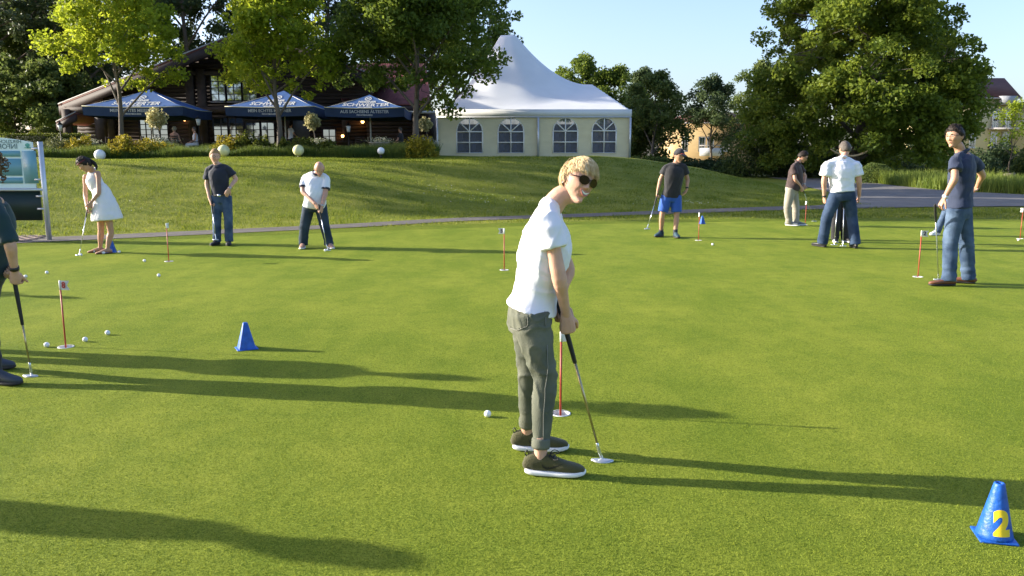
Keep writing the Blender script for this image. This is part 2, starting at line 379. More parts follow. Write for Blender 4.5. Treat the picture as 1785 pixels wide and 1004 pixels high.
# brick paving by the sign
M_brick = mat('paving_brick', (.17, .12, .10), .85, .3, 14, .3, 40)
zone = [(-13.5, 11.75), (-10.6, 13.15), (-9.1, 13.95), (-8.75, 14.6), (-9.0, 15.6), (-10.5, 15.5), (-14, 13.7)]
V, F = fill_flat([zone]); V[:, 2] = .008
pav = struct(obj('brick_paving', V, F, mat('paving_sand', (.12, .11, .095), .9, .2, 30)))
bk = MB().box((-.098, -.048, 0), (.098, .048, .014)); k = 0
for r_ in range(60):
    for c_ in range(34):
        x = -14.4+.205*c_+(.1 if r_ % 2 else 0); y = 11.6+.104*r_
        if inside(np.array(zone), np.array([x-.1, x+.1]), np.array([y, y])).all() and -.70*y-.1 < x < -.55*y and k < 290:
            if k == 0: o0 = bk.build('brick', M_brick, pav)
            else: o0 = o0.copy(); COL.objects.link(o0)
            o0.location = (x, y, .009); o0.rotation_euler.z = .02*math.sin(k*7.1); k += 1
# fairway strip beyond the reeds
poly = [(9, 63), (60, 63), (140, 75), (140, 130), (30, 120), (14, 90)]
gx, gy = np.meshgrid(np.linspace(9, 130, 60), np.linspace(62.5, 95, 20))
V = np.stack([gx, gy, H(gx, gy)+.03], -1).reshape(-1, 3)
struct(obj('fairway', V, [(r*60+i, r*60+i+1, (r+1)*60+i+1, (r+1)*60+i) for r in range(19) for i in range(59)], M_far, smooth=True))

# ------------------------------------------------------------------ trees and shrubs
M_bark = mat('bark_grey', (.12, .098, .075), .9, .35, 6, .8, 18, stretch=(1, 1, .25))
M_barkp = mat('bark_pine', (.10, .065, .045), .9, .35, 6, .8, 18, stretch=(1, 1, .25))
L_maple = leafmat('leaf_maple_light', (.165, .245, .016), (.350, .420, .036), .6)
L_mapled = leafmat('leaf_maple_dark', (.070, .120, .020), (.175, .240, .032), .5)
L_linden = leafmat('leaf_linden', (.082, .135, .018), (.210, .270, .032), .52)
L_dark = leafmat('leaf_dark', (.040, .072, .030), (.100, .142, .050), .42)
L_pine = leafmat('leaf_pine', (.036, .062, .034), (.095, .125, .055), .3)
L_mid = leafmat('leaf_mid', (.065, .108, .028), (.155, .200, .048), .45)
L_pale = leafmat('leaf_pale', (.085, .105, .040), (.155, .170, .068), .4)
L_yel = leafmat('leaf_yellow', (.17, .185, .016), (.42, .34, .03), .35)
L_hedge = leafmat('leaf_hedge', (.035, .062, .010), (.15, .17, .022), .35)
L_var = leafmat('leaf_variegated', (.30, .30, .12), (.62, .58, .32), .35)

def tree(name, label, cat, base, height, rad_fn, leaf, nclump=190, per=110, lsize=.17, trunk_r=.16, t0=.22, seed=1, bark=None, csize=.55, limbs=16, flat=.7, rise=.35, group='trees', lean=(0, 0), skirt=0):
    """tapered trunk, limbs, twigs; leaf clumps along the twigs. rad_fn(h 0..1) = crown radius in metres"""
    rg = np.random.default_rng(seed); base = np.asarray(base, float); bark = bark or M_bark
    root = empty(name, base); tag(root, label, cat, group)
    tp = [np.array((0, 0, -.15))]
    for k in range(1, 7):
        tp.append(np.array((rg.normal(0, .012)*height+lean[0]*k/6, rg.normal(0, .012)*height+lean[1]*k/6, height*.97*k/6)))
    mb = MB(); mb.add(*tube(tp, [trunk_r*1.25]+[trunk_r*(1-.93*(k/6)**.8) for k in range(1, 7)], n=9, sub=3))
    tpc = catmull(tp, 8); C = []; W = []
    for i in range(limbs):
        f = (i+.5)/limbs; h0 = t0+(.96-t0)*f**.95; a = i*2.39996+rg.normal(0, .3)
        s = tpc[min(int(h0*len(tpc)), len(tpc)-1)]
        hh = min(1, h0+rise*(1-h0)*rg.uniform(.6, 1.2)+.04); R = rad_fn(hh)*rg.uniform(.8, 1.06)
        e = np.array((s[0]*.3+R*math.cos(a), s[1]*.3+R*math.sin(a), hh*height))
        mid = s*.5+e*.5+np.array((0, 0, .10*R))+rg.normal(0, .05*R+.02, 3)
        lr = trunk_r*(.42*(1-h0)+.1); mb.add(*tube([s, mid, e], [lr, lr*.6, lr*.18], n=6, sub=3))
        lb = catmull([s, mid, e], 6); ln = np.linalg.norm(e-s)
        for k in range(max(2, int(nclump/limbs))):
            q = lb[int(len(lb)*rg.uniform(.3, .999))]; d = rg.normal(0, 1, 3); d[2] *= .6; d = nrm(d+.5*nrm(e-s))
            c = q+d*ln*rg.uniform(.12, .42); hf = np.clip(c[2]/height, 0, 1.02)
            rr = math.hypot(c[0], c[1]); mr = rad_fn(min(hf, 1))*1.05+.1
            if rr > mr: c[:2] *= mr/rr*rg.uniform(.85, 1)
            if hf < t0*.75: c[2] = height*t0*rg.uniform(.75, 1)
            if k % 2 == 0: mb.add(*tube([q, (q+c)/2+rg.normal(0, .04*ln, 3), c], [lr*.28, lr*.18, lr*.06], n=4, sub=1, cap='flat'))
            C.append(c); W.append(rg.uniform(.55, 1.3)*csize)
    for k in range(limbs//2):
        C.append(np.array((rg.normal(0, .25), rg.normal(0, .25), height*rg.uniform(.9, 1.0)))+np.array((lean[0], lean[1], 0))); W.append(csize*.7)
    mb.build('trunk', bark, root, True)
    for k in range(skirt):
        a = rg.uniform(0, 6.283); h0 = rg.uniform(.05, .36); R = rad_fn(h0)*rg.uniform(.72, 1.04); C.append(np.array((R*math.cos(a), R*math.sin(a), h0*height))); W.append(csize*rg.uniform(.7, 1.3))
    C = np.array(C); W = np.array(W); ct = rg.uniform(.15, .85, len(C))
    k = rg.poisson(per*np.clip(W/csize, .5, 1.6)**1.6); idx = np.repeat(np.arange(len(C)), k)
    off = rg.normal(0, 1, (len(idx), 3)); off /= np.linalg.norm(off, axis=1)[:, None]; off *= (rg.uniform(0, 1, len(idx))**.45)[:, None]
    off *= np.array((1, 1, flat)); Pn = C[idx]+off*W[idx][:, None]
    V, F, t = leaf_quads(Pn, lsize, lsize*.8, rg, .35, ct[idx])
    spots('crown', V, F, leaf, root, t); return root
def egg(R, lo=.2, top=.35, pw=.6):
    def f(h):
        if h < lo: return R*.55
        t = (h-lo)/(1-lo); return R*(max(0, 1-((t-.32)/(.68 if t > .32 else .60))**2))**pw*(1 if t < .95 else .8)
    return f
def shrub(name, label, cat, c, r, leaf, n=1500, lsize=.07, seed=1, group='shrubs', shell=.5, knob=.25, up=.5):
    """leafy bush: twigs from the ground into an uneven mass of leaves"""
    rg = np.random.default_rng(seed); root = empty(name, c); tag(root, label, cat, group); r = np.asarray(r, float)
    d = rg.normal(0, 1, (n, 3)); d[:, 2] = np.abs(d[:, 2])*1.1-.15; d /= np.linalg.norm(d, axis=1)[:, None]
    kn = np.array([1+knob*mnoise.noise((x[0]*2.2+seed, x[1]*2.2, x[2]*2.2))*2 for x in d])
    rr = (1-shell*rg.uniform(0, 1, n)**2)*kn; P = d*rr[:, None]*r+np.array((0, 0, r[2]*.12)); P[:, 2] = np.maximum(P[:, 2], .02)
    V, F, t = leaf_quads(P, lsize, lsize*.7, rg, up, np.array([.5+.7*mnoise.noise((x[0]*5, x[1]*5, x[2]*5+seed)) for x in d]))
    spots('foliage', V, F, leaf, root, t); mb = MB()
    for k in range(7):
        e = d[k*5]*r*.8; e[2] = abs(e[2])+r[2]*.2; mb.add(*tube([(e[0]*.1, e[1]*.1, -.05), e*.5+(0, 0, r[2]*.1), e], [.022, .015, .005], n=5, sub=1))
    mb.build('stems', M_bark, root); return root

gz = lambda X, Y: float(H(X, Y))
def on(px, Y): X = float(at(px, 272, Y)[0]); return (X, Y, gz(X, Y))
# the three maples on the terrace edge
def stand(px, py, Y): p = at(px, py, Y); p[2] = gz(p[0], Y); return p
b = stand(212, 262, 37.5)
tree('maple_tree', 'sunlit light green maple left of the terrace, trunk before the first parasol', 'tree', b, 8.9, egg(2.85, .2), L_maple, 300, 74, .17, .135, .19, 11, csize=.50, limbs=20, group='maples on the terrace edge')
b = stand(487, 262, 37.5)
tree('maple_tree', 'bright green maple in the middle, trunk in front of the second parasol', 'tree', b, 9.0, egg(2.6, .2), L_maple, 320, 88, .17, .145, .19, 23, csize=.50, limbs=20, group='maples on the terrace edge')
b = stand(727, 262, 37.5)
tree('maple_tree', 'dark green maple between the third parasol and the white tent', 'tree', b, 9.6, egg(3.7, .14, pw=.5), L_mapled, 400, 140, .18, .17, .18, 31, csize=.6, limbs=22, group='maples on the terrace edge')
# tall dark wood behind the clubhouse
for i, (px, Y, h, R, lf, lb) in enumerate((
        (-70, 52, 19, 4.5, L_pine, 'tall dark pine at the left edge of the picture'), (15, 60, 20, 4.2, L_pine, 'ragged pine with bare lower limbs behind the clipped hedge'),
        (75, 66, 12, 4.8, L_mid, 'lower leafy tree behind the pines at the far left'), (130, 62, 21, 4.6, L_dark, 'dark tree behind the first maple'),
        (245, 66, 22, 5.5, L_dark, 'tall dark tree rising above the left roof slope'), (335, 62, 22, 5.2, L_dark, 'tall dark tree above the clubhouse gable, right of the first maple'),
        (470, 68, 23, 5.8, L_dark, 'tall dark tree behind the middle maple'), (590, 64, 22, 5.2, L_dark, 'tall dark tree above the red tiled roof'),
        (700, 66, 22, 5.4, L_dark, 'tall dark tree behind the dark maple'), (795, 64, 17.5, 5.0, L_mapled, 'dark tree whose crown ends left of the tent peak'))):
    pine = lf is L_pine
    tree('woodland_tree', lb, 'tree', on(px, Y), h, egg(R, .12, pw=.45), lf, 230 if pine else 300, 80 if pine else 90, .26 if not pine else .24, .26, .16 if not pine else .3, 40+i, M_barkp if pine else M_bark, .75, 22, .45 if pine else .75, .2, 'tall trees behind the clubhouse')
for i, (x, y, h) in enumerate(((-37, 31.5, 17), (-41, 35, 18), (-35, 36.5, 16.5), (-44, 30.5, 17.5))):
    tree('pine_tree', ('pine with a high crown left of the picture, %s' % ('nearest one', 'tallest one', 'one nearest the clubhouse', 'outermost one')[i]), 'tree', (x, y, gz(x, y)), h, egg(3.0, .5, pw=.5), L_pine, 130, 70, .24, .22, .60, 140+i, M_barkp, .7, 16, .5, .2, 'pines left of the picture')
for i, (px, Y, h, R, lf, lb) in enumerate(((-40, 62, 7, 3.6, L_mid, 'low tree at the left edge behind the board'), (30, 58, 6.5, 3.2, L_mid, 'low leafy tree above the left end of the hedge'), (100, 57, 6.0, 3.0, L_mid, 'low leafy tree behind the rounded clipped bush'), (165, 70, 8.0, 3.6, L_dark, 'dark low tree behind the porch'), (60, 75, 13, 4.6, L_dark, 'dark tree filling the gap between the pines'), (-10, 80, 15, 5, L_dark, 'dark tree far behind the left pine'), (1105, 66, 5.5, 2.6, L_mid, 'low leafy tree at the right corner of the tent'))):
    tree('understory_tree', lb, 'tree', on(px, Y), h, egg(R, .05, pw=.4), lf, 190, 95, .24, .14, .08, 170+i, None, .75, 16, .8, .2, 'low trees behind the hedge')
# trees at the right
tree('linden_tree', 'huge full linden tree towering at the right, crown reaching to the ground', 'tree', (24.2, 57, gz(24.2, 57)), 19.5, lambda h: 7.2*(1-max(0, (h-.30)/.72)**2.2)**.6*(.86 if h < .12 else 1), L_linden, 900, 150, .25, .32, .05, 77, csize=.85, limbs=46, flat=.75, rise=.12, group='trees at the right', skirt=210)
for i, (px, Y, h, R, lf, lb) in enumerate((
        (1012, 72, 8.6, 3.0, L_mapled, 'small leafy tree showing just above the tent ridge'), (1072, 70, 8.8, 3.2, L_mapled, 'rounded tree behind the right end of the tent'),
        (1140, 62, 7.6, 2.6, L_mid, 'broad green tree right of the tent, low branches'), (1118, 80, 9.5, 2.6, L_dark, 'loose dark tree behind the broad one by the tent'), (1238, 78, 8.6, 2.75, L_dark, 'dark upright oval tree in front of the beige building'),
        (1320, 84, 10.5, 3.6, L_mid, 'greyish green tree half hidden by the linden'), (1763, 62, 5.6, 1.7, L_maple, 'thin pale young tree at the right edge before the yellow house'))):
    tree('garden_tree', lb, 'tree', on(px, Y), h, egg(R, .15, pw=.5), lf, 36 if px == 1763 else 150, 26 if px == 1763 else 90, .2, .16 if px != 1763 else .07, .2, 90+i, None, .6, 14, .8, .3, 'trees at the right')
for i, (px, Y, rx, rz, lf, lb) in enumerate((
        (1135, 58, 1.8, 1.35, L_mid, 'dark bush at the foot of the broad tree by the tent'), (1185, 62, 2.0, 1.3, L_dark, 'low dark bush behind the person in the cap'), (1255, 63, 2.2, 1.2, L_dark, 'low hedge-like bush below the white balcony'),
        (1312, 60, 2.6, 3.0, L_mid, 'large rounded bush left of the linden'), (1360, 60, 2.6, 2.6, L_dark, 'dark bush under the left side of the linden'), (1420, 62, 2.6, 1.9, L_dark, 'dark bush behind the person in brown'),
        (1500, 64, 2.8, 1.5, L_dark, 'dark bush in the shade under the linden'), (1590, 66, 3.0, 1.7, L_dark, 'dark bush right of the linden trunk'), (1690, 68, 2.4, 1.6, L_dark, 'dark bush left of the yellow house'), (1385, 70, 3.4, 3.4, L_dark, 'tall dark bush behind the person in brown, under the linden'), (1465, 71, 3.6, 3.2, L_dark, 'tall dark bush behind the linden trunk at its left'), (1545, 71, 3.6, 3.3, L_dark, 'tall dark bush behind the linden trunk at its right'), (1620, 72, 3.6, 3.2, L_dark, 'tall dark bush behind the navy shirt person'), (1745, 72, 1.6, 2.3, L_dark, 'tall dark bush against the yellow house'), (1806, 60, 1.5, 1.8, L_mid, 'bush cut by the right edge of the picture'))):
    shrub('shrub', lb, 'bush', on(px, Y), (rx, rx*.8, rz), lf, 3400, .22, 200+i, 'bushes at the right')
shrub('clipped_shrub', 'dense clipped dome of hedge beside the asphalt yard', 'bush', on(1529, 46.5), (1.15, 1.1, 1.02), L_mid, 6000, .08, 300, 'clipped shrubs', .12, .05)
# reeds along the ditch
n = 26000; u = rng.uniform(0, 1, n); v = rng.uniform(0, 1, n)
A0 = np.array([(20.9, 47.0), (20.4, 42.4), (19.9, 36.6), (20.8, 33.6), (21.8, 31.0), (24.8, 28.4), (33, 26.8)]); B0 = np.array([(25.0, 51), (26, 47), (26, 42), (27, 39), (28, 37), (31, 35), (38, 34)])
ia = u*6; k0 = np.minimum(ia.astype(int), 5); fr_ = (ia-k0)[:, None]
A1 = A0[k0]*(1-fr_)+A0[k0+1]*fr_; B1 = B0[k0]*(1-fr_)+B0[k0+1]*fr_; Pq = A1*(1-v[:, None]**1.3)+B1*v[:, None]**1.3
tn = np.array([mnoise.noise((p[0]*.5, p[1]*.5, 0)) for p in Pq])
V, F, t = blades(np.column_stack([Pq, H(Pq[:, 0], Pq[:, 1])]), .62+.28*tn, .05, rng, .2, .6+.6*tn)
tag(spots('reeds', V, F, leafmat('reed_leaf', (.07, .12, .015), (.20, .25, .040), .4), None, t), 'tall green reeds along the ditch right of the asphalt yard', 'reeds', kind='stuff')

# ------------------------------------------------------------------ clubhouse
M_log = mat('dark_log', (.052, .031, .022), .75, .35, 3, .5, 22, stretch=(.2, 1, 3))
M_beam = mat('dark_beam', (.058, .036, .027), .75, .3, 4, .3, 20)
M_barge = mat('barge_board', (.040, .021, .018), .7, .2, 4, .2, 20)
M_trim = mat('pale_trim', (.42, .39, .38), .6, .1)
M_frame = mat('window_frame', (.030, .018, .014), .6, .2)
def glassmat(name, tint=(.80, .86, .90), f=.62):
    m, n, l, p = newmat(name); p.inputs['Base Color'].default_value = (.02, .025, .028, 1); p.inputs['Roughness'].default_value = .25
    g = n.new('ShaderNodeBsdfGlossy'); g.inputs['Color'].default_value = tint+(1,)
    no = n.new('ShaderNodeTexNoise'); no.inputs['Scale'].default_value = 1.3; b = n.new('ShaderNodeBump'); b.inputs['Strength'].default_value = .06; l.new(no.outputs[0], b.inputs['Height'])
    g.inputs['Roughness'].default_value = .06; l.new(b.outputs[0], g.inputs['Normal'])
    mx = n.new('ShaderNodeMixShader'); mx.inputs[0].default_value = f; l.new(p.outputs[0], mx.inputs[1]); l.new(g.outputs[0], mx.inputs[2]); l.new(mx.outputs[0], n['Material Output'].inputs[0])
    return m
M_glass = glassmat('window_glass')
HY = 45.0
house = empty('clubhouse', (float(at(430, 272, HY)[0]), HY, 1.5)); tag(house, 'dark brown log clubhouse with gabled roof behind the terrace', 'house')
def hp(px, py, Y=HY): return at(px, py, Y)-np.array(house.location)
def hbox(name, px0, px1, py0, py1, Y0, Y1, m, parent=None):
    a = hp(px0, py1, Y0); b = hp(px1, py0, Y0); return box(name, (a[0], Y0-HY, a[2]), (b[0], Y1-HY, b[2]), m, parent or house)
apex = hp(440, 47, 43.4); lef = hp(102, 182, 43.4); rig = hp(660, 135, 43.4)
def slab(name, p, q_, th, y0, y1, m, parent):
    V = []
    for y in (y0, y1):
        for c in (p, q_): V += [(c[0], y, c[2]), (c[0], y, c[2]-th)]
    return obj(name, V, [(0, 2, 3, 1), (4, 5, 7, 6), (0, 4, 6, 2), (1, 3, 7, 5), (0, 1, 5, 4), (2, 6, 7, 3)], m, parent)
M_redtile = mat('red_tile', (.155, .048, .040), .75, .3, 5, .6, 14)
for p, q_ in ((lef, apex), (apex, rig)):
    r = slab('roof', p, q_, .10, -1.6, 13, M_redtile, house)
    slab('barge_board', p-np.array((0, 0, .10)), q_-np.array((0, 0, .10)), .46, -1.62, -1.5, M_barge, house)
    slab('soffit', p-np.array((0, 0, .12)), q_-np.array((0, 0, .12)), .08, -1.49, .3, M_beam, house)
    slab('roof_edge', p+np.array((0, 0, .05)), q_+np.array((0, 0, .05)), .055, -1.66, -1.56, M_trim, house)
def roof_z(x): return np.interp(x, (lef[0], apex[0], rig[0]), (lef[2], apex[2], rig[2]))-.2
def logs(name, x0, x1, z0, z1, y, m=M_log, roof=False, h=.2, parent=None):
    mb = MB(); z = z0
    while z < z1-1e-3:
        a, b_ = x0, x1
        if roof:
            g = np.linspace(x0, x1, 400); ok = g[roof_z(g) > z+.08]
            if len(ok) < 4: break
            a, b_ = ok[0], ok[-1]
        pr = [(y+.05, z-.004), (y-.015, z+.012), (y-.05, z+.06), (y-.05, z+h-.06), (y-.015, z+h-.012), (y+.05, z+h+.004)]
        V = [(a, p[0], p[1]) for p in pr]+[(b_, p[0], p[1]) for p in pr]
        mb.add(V, [(i, i+1, i+7, i+6) for i in range(5)]+[(0, 6, 11, 5), (5, 4, 3, 2, 1, 0), (6, 7, 8, 9, 10, 11)]); z += h
    o = mb.build(name, m, parent or house); o['kind'] = 'stuff'; return o
wx0, wx1 = hp(185, 250)[0], hp(650, 250)[0]
logs('log_wall', wx0, wx1, -.1, 7.6, .0, roof=True)
mb = MB(); g = [(wx0, -.1), (wx1, -.1), (wx1, roof_z(wx1)), (apex[0], roof_z(apex[0])), (wx0, roof_z(wx0))]
V = [(x, .06, z) for x, z in g]+[(x, 12, z) for x, z in g]
mb.add(V, [(0, 1, 2, 3, 4), (9, 8, 7, 6, 5)]+[(i, 5+i, 5+(i+1) % 5, (i+1) % 5) for i in range(5)]); mb.build('core_wall', M_log, house)
for px, w in ((190, 7), (332, 5), (352, 6), (500, 6), (600, 6)):   # log corner ends and posts
    hbox('log_post', px-w/2, px+w/2, 120 if px in (332, 352) else 178, 252, HY-.32, HY-.06, M_beam)
hbox('floor_beam', 300, 640, 186, 196, HY-.36, HY-.07, M_beam)
hbox('floor_beam', 300, 470, 124, 131, HY-.30, HY-.07, M_beam)
# porch at the left
for a, b_ in (((98, 213), (132, 196)),):
    p, q_ = hp(*a, 43.0), hp(*b_, 43.0)
    slab('porch_roof', p, q_, .09, -2, 3, M_redtile, house); slab('porch_board', p-np.array((0, 0, .09)), q_-np.array((0, 0, .09)), .35, -2.03, -1.9, M_barge, house); slab('roof_edge', p+np.array((0, 0, .05)), q_+np.array((0, 0, .05)), .05, -2.06, -1.96, M_trim, house)
hbox('porch_post', 112, 119, 190, 252, 43.2, 43.5, M_beam); hbox('porch_post', 168, 177, 178, 252, 43.3, 43.7, M_beam)
hbox('porch_beam', 110, 190, 186, 196, 43.35, 43.6, M_beam)
logs('porch_wall', hp(118, 250)[0], wx0-.02, -.1, 2.2, 1.2)
# windows: frame, sill, one mesh per pane
def window(px0, px1, py0, py1, nc, nr, Y=HY-.08, parent=house, gl=M_glass, o=hp, fm=M_frame, org=HY, sill=M_trim, fw=.07):
    a = o(px0, py1, Y); b_ = o(px1, py0, Y); x0, x1, z0, z1 = a[0], b_[0], a[2], b_[2]; y = Y-org; mb = MB()
    for lo, hi in (((x0-fw, z0-fw), (x0, z1+fw)), ((x1, z0-fw), (x1+fw, z1+fw)), ((x0, z0-fw), (x1, z0)), ((x0, z1), (x1, z1+fw))): mb.box((lo[0], y-.06, lo[1]), (hi[0], y+.05, hi[1]))
    for i in range(1, nc): x = x0+(x1-x0)*i/nc; mb.box((x-.018, y-.04, z0), (x+.018, y+.03, z1))
    for j in range(1, nr): z = z0+(z1-z0)*j/nr; mb.box((x0, y-.036, z-.018), (x1, y+.03, z+.018))
    w = mb.build('window', fm, parent)
    if sill: box('sill', (x0-fw, y-.13, z0-fw-.05), (x1+fw, y+.02, z0-fw), sill, w)
    rg = random.Random(int(px0*7+py0)); 
    for i in range(nc):
        for j in range(nr):
            xa, xb = x0+(x1-x0)*i/nc, x0+(x1-x0)*(i+1)/nc; za, zb = z0+(z1-z0)*j/nr, z0+(z1-z0)*(j+1)/nr
            d1, d2 = rg.uniform(-.004, .004), rg.uniform(-.004, .004)
            obj('pane', [(xa, y+d1, za), (xb, y+d2, za), (xb, y+d2+.002, zb), (xa, y+d1+.002, zb)], [(0, 1, 2, 3)], gl, w)
    return w
for px0, px1, py0, py1, nc, nr in ((369.5, 391.5, 131, 175, 2, 4), (395.5, 419, 131, 175, 2, 4), (424, 446, 131, 175, 2, 4), (374, 397, 206, 246, 2, 4), (400, 423, 206, 246, 2, 4), (431, 453, 214, 250, 2, 3), (456, 477, 214, 250, 2, 3), (246, 263, 208, 244, 2, 4), (267, 291, 208, 244, 2, 4), (564, 584, 226, 249, 2, 2), (677, 693, 218, 230, 2, 1)):
    window(px0, px1, py0, py1, nc, nr)
hbox('door_panel', 512, 538, 203, 252, HY-.14, HY-.06, mat('grey_door', (.11, .115, .12), .6, .1))
hbox('doorway', 652, 676, 206, 252, HY-.16, HY-.05, mat('dark_door', (.012, .010, .009), .6, .1))
# right wing with red tiled roof
wing = empty('clubhouse_wing', (float(at(680, 272, 44.6)[0]), 44.6, 1.5)); tag(wing, 'low clubhouse wing under a red tiled roof, behind the third parasol', 'house')
def wp(px, py, Y=44.6): return at(px, py, Y)-np.array(wing.location)
a, b_ = wp(600, 184, 44.2), wp(752, 184, 44.2); c_, d_ = wp(560, 113, 50), wp(742, 113, 50)
rows = 22; cols = 60; V = []; 
for i in range(rows+1):
    t = i/rows
    for k, dz in ((0, .045), (1, 0)):
        tt = max(0, t-(0 if k else .0)); p = a*(1-t)+c_*t; q_ = b_*(1-t)+d_*t
        for j in range(cols*2+1):
            s = j/(cols*2); v_ = p*(1-s)+q_*s; V.append(v_+np.array((0, 0, .05*abs(math.sin(j*math.pi/2))+dz)))
nc_ = cols*2+1
obj('tile_roof', V, [(r*nc_+j, r*nc_+j+1, (r+1)*nc_+j+1, (r+1)*nc_+j) for r in range((rows+1)*2-1) for j in range(nc_-1)], mat('red_tile_wing', (.30, .085, .070), .7, .3, 3), wing)
logs('log_wall', wp(640, 250)[0], wp(748, 250)[0], -.1, wp(700, 186)[2], 0, parent=wing)
box('core_wall', (wp(640, 250)[0], .06, -.1), (wp(748, 250)[0], 6, wp(700, 188)[2]), M_log, wing)
box('eave_board', (a[0], -.52, a[2]-.25), (b_[0], -.42, a[2]-.02), M_barge, wing)
box('canopy_roof', (wp(705, 200)[0], -1.6, wp(705, 200)[2]), (wp(765, 200)[0], -.6, wp(705, 200)[2]+.12), mat('white_canopy', (.55, .56, .55), .6), wing)
# lit wall lamps
M_lit = mat('lit_lamp', (.9, .5, .2), .4, 0, emit=(1.0, .50, .16), estr=4)
M_iron = mat('black_iron', (.015, .015, .016), .45, .1, metal=.6)
for px, py, lb, sz in ((321.5, 208, 'lit wall lamp right of the first parasol pole', 6), (632, 212, 'lit wall lamp under the third parasol', 6), (598, 237, 'orange lit lantern by the door of the terrace', 7)):
    p = at(px, py, HY-.25); r = empty('wall_lamp', p); tag(r, lb, 'lamp', 'lit lamps at the clubhouse'); w = sz/31*.5
    V, F = lathe([(.03, -w*.9), (w*.8, -w*.6), (w*.9, w*.4), (.03, w*.7)], 12); obj('lamp_glass', V, F, M_lit, r, True)
    MB().cyl((0, 0, w*.65), (0, 0, w*1.3), .05, .02).cyl((0, 0, w*.9), (0, .2, w*.9), .015).build('bracket', M_iron, r)

# ------------------------------------------------------------------ terrace things
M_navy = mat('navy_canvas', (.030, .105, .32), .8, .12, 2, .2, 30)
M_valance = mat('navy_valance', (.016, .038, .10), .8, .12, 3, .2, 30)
M_print = mat('white_print', (.62, .64, .66), .7, .05)
M_pole = mat('white_pole', (.55, .55, .53), .5, .1)
M_stone = mat('pale_planter', (.33, .30, .25), .85, .2, 6, .3, 30)
def parasol(px, py_edge, pxw, py_top, Y, label, words, rz):
    c = at(px, py_edge, Y); g0 = gz(c[0], Y); half = pxw/2*Y/FPX*.97/ (math.cos(rz)+abs(math.sin(rz))*.12); zt = at(px, py_top, Y)[2]; ze = c[2]
    r = empty('parasol', (c[0], Y, g0), rz); tag(r, label, 'parasol', 'navy parasols on the terrace'); ze -= g0; zt -= g0
    n = 10; V = []; F = []; crn = [(-half, -half), (half, -half), (half, half), (-half, half)]
    for f in range(4):                                   # four canvas faces, a little slack between the ribs
        A, B_ = np.array(crn[f]), np.array(crn[(f+1) % 4]); b0 = len(V)
        for i in range(n+1):
            t = i/n
            for j in range(n+1):
                s = j/n; e = A*(1-s)+B_*s; sag = -.06*math.sin(math.pi*s)*(1-t)-.10*math.sin(math.pi*t)*.6
                V.append((e[0]*(1-t), e[1]*(1-t), ze+(zt-ze)*t+sag))
        F += [(b0+i*(n+1)+j, b0+i*(n+1)+j+1, b0+(i+1)*(n+1)+j+1, b0+(i+1)*(n+1)+j) for i in range(n) for j in range(n)]
    cn = obj('canopy', V, F, M_navy, r, True)
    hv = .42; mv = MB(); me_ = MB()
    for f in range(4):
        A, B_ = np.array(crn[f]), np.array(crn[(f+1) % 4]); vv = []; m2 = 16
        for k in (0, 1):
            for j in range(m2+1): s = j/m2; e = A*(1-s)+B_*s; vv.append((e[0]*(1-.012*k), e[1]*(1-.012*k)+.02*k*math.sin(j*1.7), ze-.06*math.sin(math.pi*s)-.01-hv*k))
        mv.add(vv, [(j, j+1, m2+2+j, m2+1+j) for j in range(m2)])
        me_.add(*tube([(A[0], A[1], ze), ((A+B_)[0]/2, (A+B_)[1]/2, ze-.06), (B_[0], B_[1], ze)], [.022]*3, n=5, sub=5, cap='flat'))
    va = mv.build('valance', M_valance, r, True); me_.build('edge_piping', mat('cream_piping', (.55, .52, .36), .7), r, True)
    MB().cyl((0, 0, -.05), (0, 0, zt-.03), .035).build('pole', M_pole, r, True)
    V, F = lathe([(.30, -.05), (.30, .05), (.08, .10), (.05, .3)], 16); obj('base', V, F, M_iron, r)
    for cx, cy in crn:
        MB().cyl((0, 0, zt-.06), (cx*.99, cy*.99, ze-.03), .016, n=5).build('rib', M_pole, r)
    # printing on the face that looks at the camera
    sl = math.hypot(half, zt-ze); ax = np.array((0, half/sl, (zt-ze)/sl)); nn = np.array((0, -(zt-ze)/sl, half/sl))
    def onface(V_, u):
        out = []
        for x, y, z in V_:
            t = (u+y)/sl; s = min(1, max(0, (x/(half*(1-t))+1)/2)); out.append(np.array((x, -half, ze))+ax*(u+y)+nn*.022+np.array((0, 0, -.06*math.sin(math.pi*s)*(1-t)-.06*math.sin(math.pi*t))))
        return out
    for txt, size, u in (('SCHWERTER', .39, .56), ('MEISSNER', .20, 1.06), ('PRIVATBRAUEREI', .09, .16)):
        V_, F_ = text_flat(txt, size, .008); V_ = V_*np.array((1, 1.8, 1)); obj('lettering', onface(V_, u), F_, M_print, cn)
    ring = [(x, y*1.5, 0) for x, y in circ((0, 0), .17, 20)]+[(x, y*1.5, 0) for x, y in circ((0, 0), .125, 20)]
    mb = MB(); mb.add(onface(ring, 1.5), [(i, (i+1) % 20, 20+(i+1) % 20, 20+i) for i in range(20)])
    for s in (-1, 1): mb.add(onface([(-.15*s, -.13, 0), (-.11*s, -.16, 0), (.15*s, .13, 0), (.11*s, .16, 0)], 1.5), [(0, 1, 2, 3)])
    mb.build('emblem', M_print, cn)
    for txt, size, dz in ((words[0], .20, -.17), (words[1], .10, -.33)):
        V_, F_ = text_flat(txt, size, .004); obj('lettering', [(x, -half-.012+.0*z, ze+dz+y-.04) for x, y, z in V_], F_, mat('dim_print', (.48, .50, .54), .8), va)
    return r
parasol(263, 190, 163, 156, 41.5, 'navy parasol at the left, pole behind the first maple', ('MEIN ECHTES MEISSNER', 'PRIVATBRAUEREI'), rad(4))
parasol(496, 190, 152, 158, 41.8, 'middle navy parasol behind the trunk of the second maple', ('MEIN ECHTES MEISSNER', 'PRIVATBRAUEREI'), rad(-3))
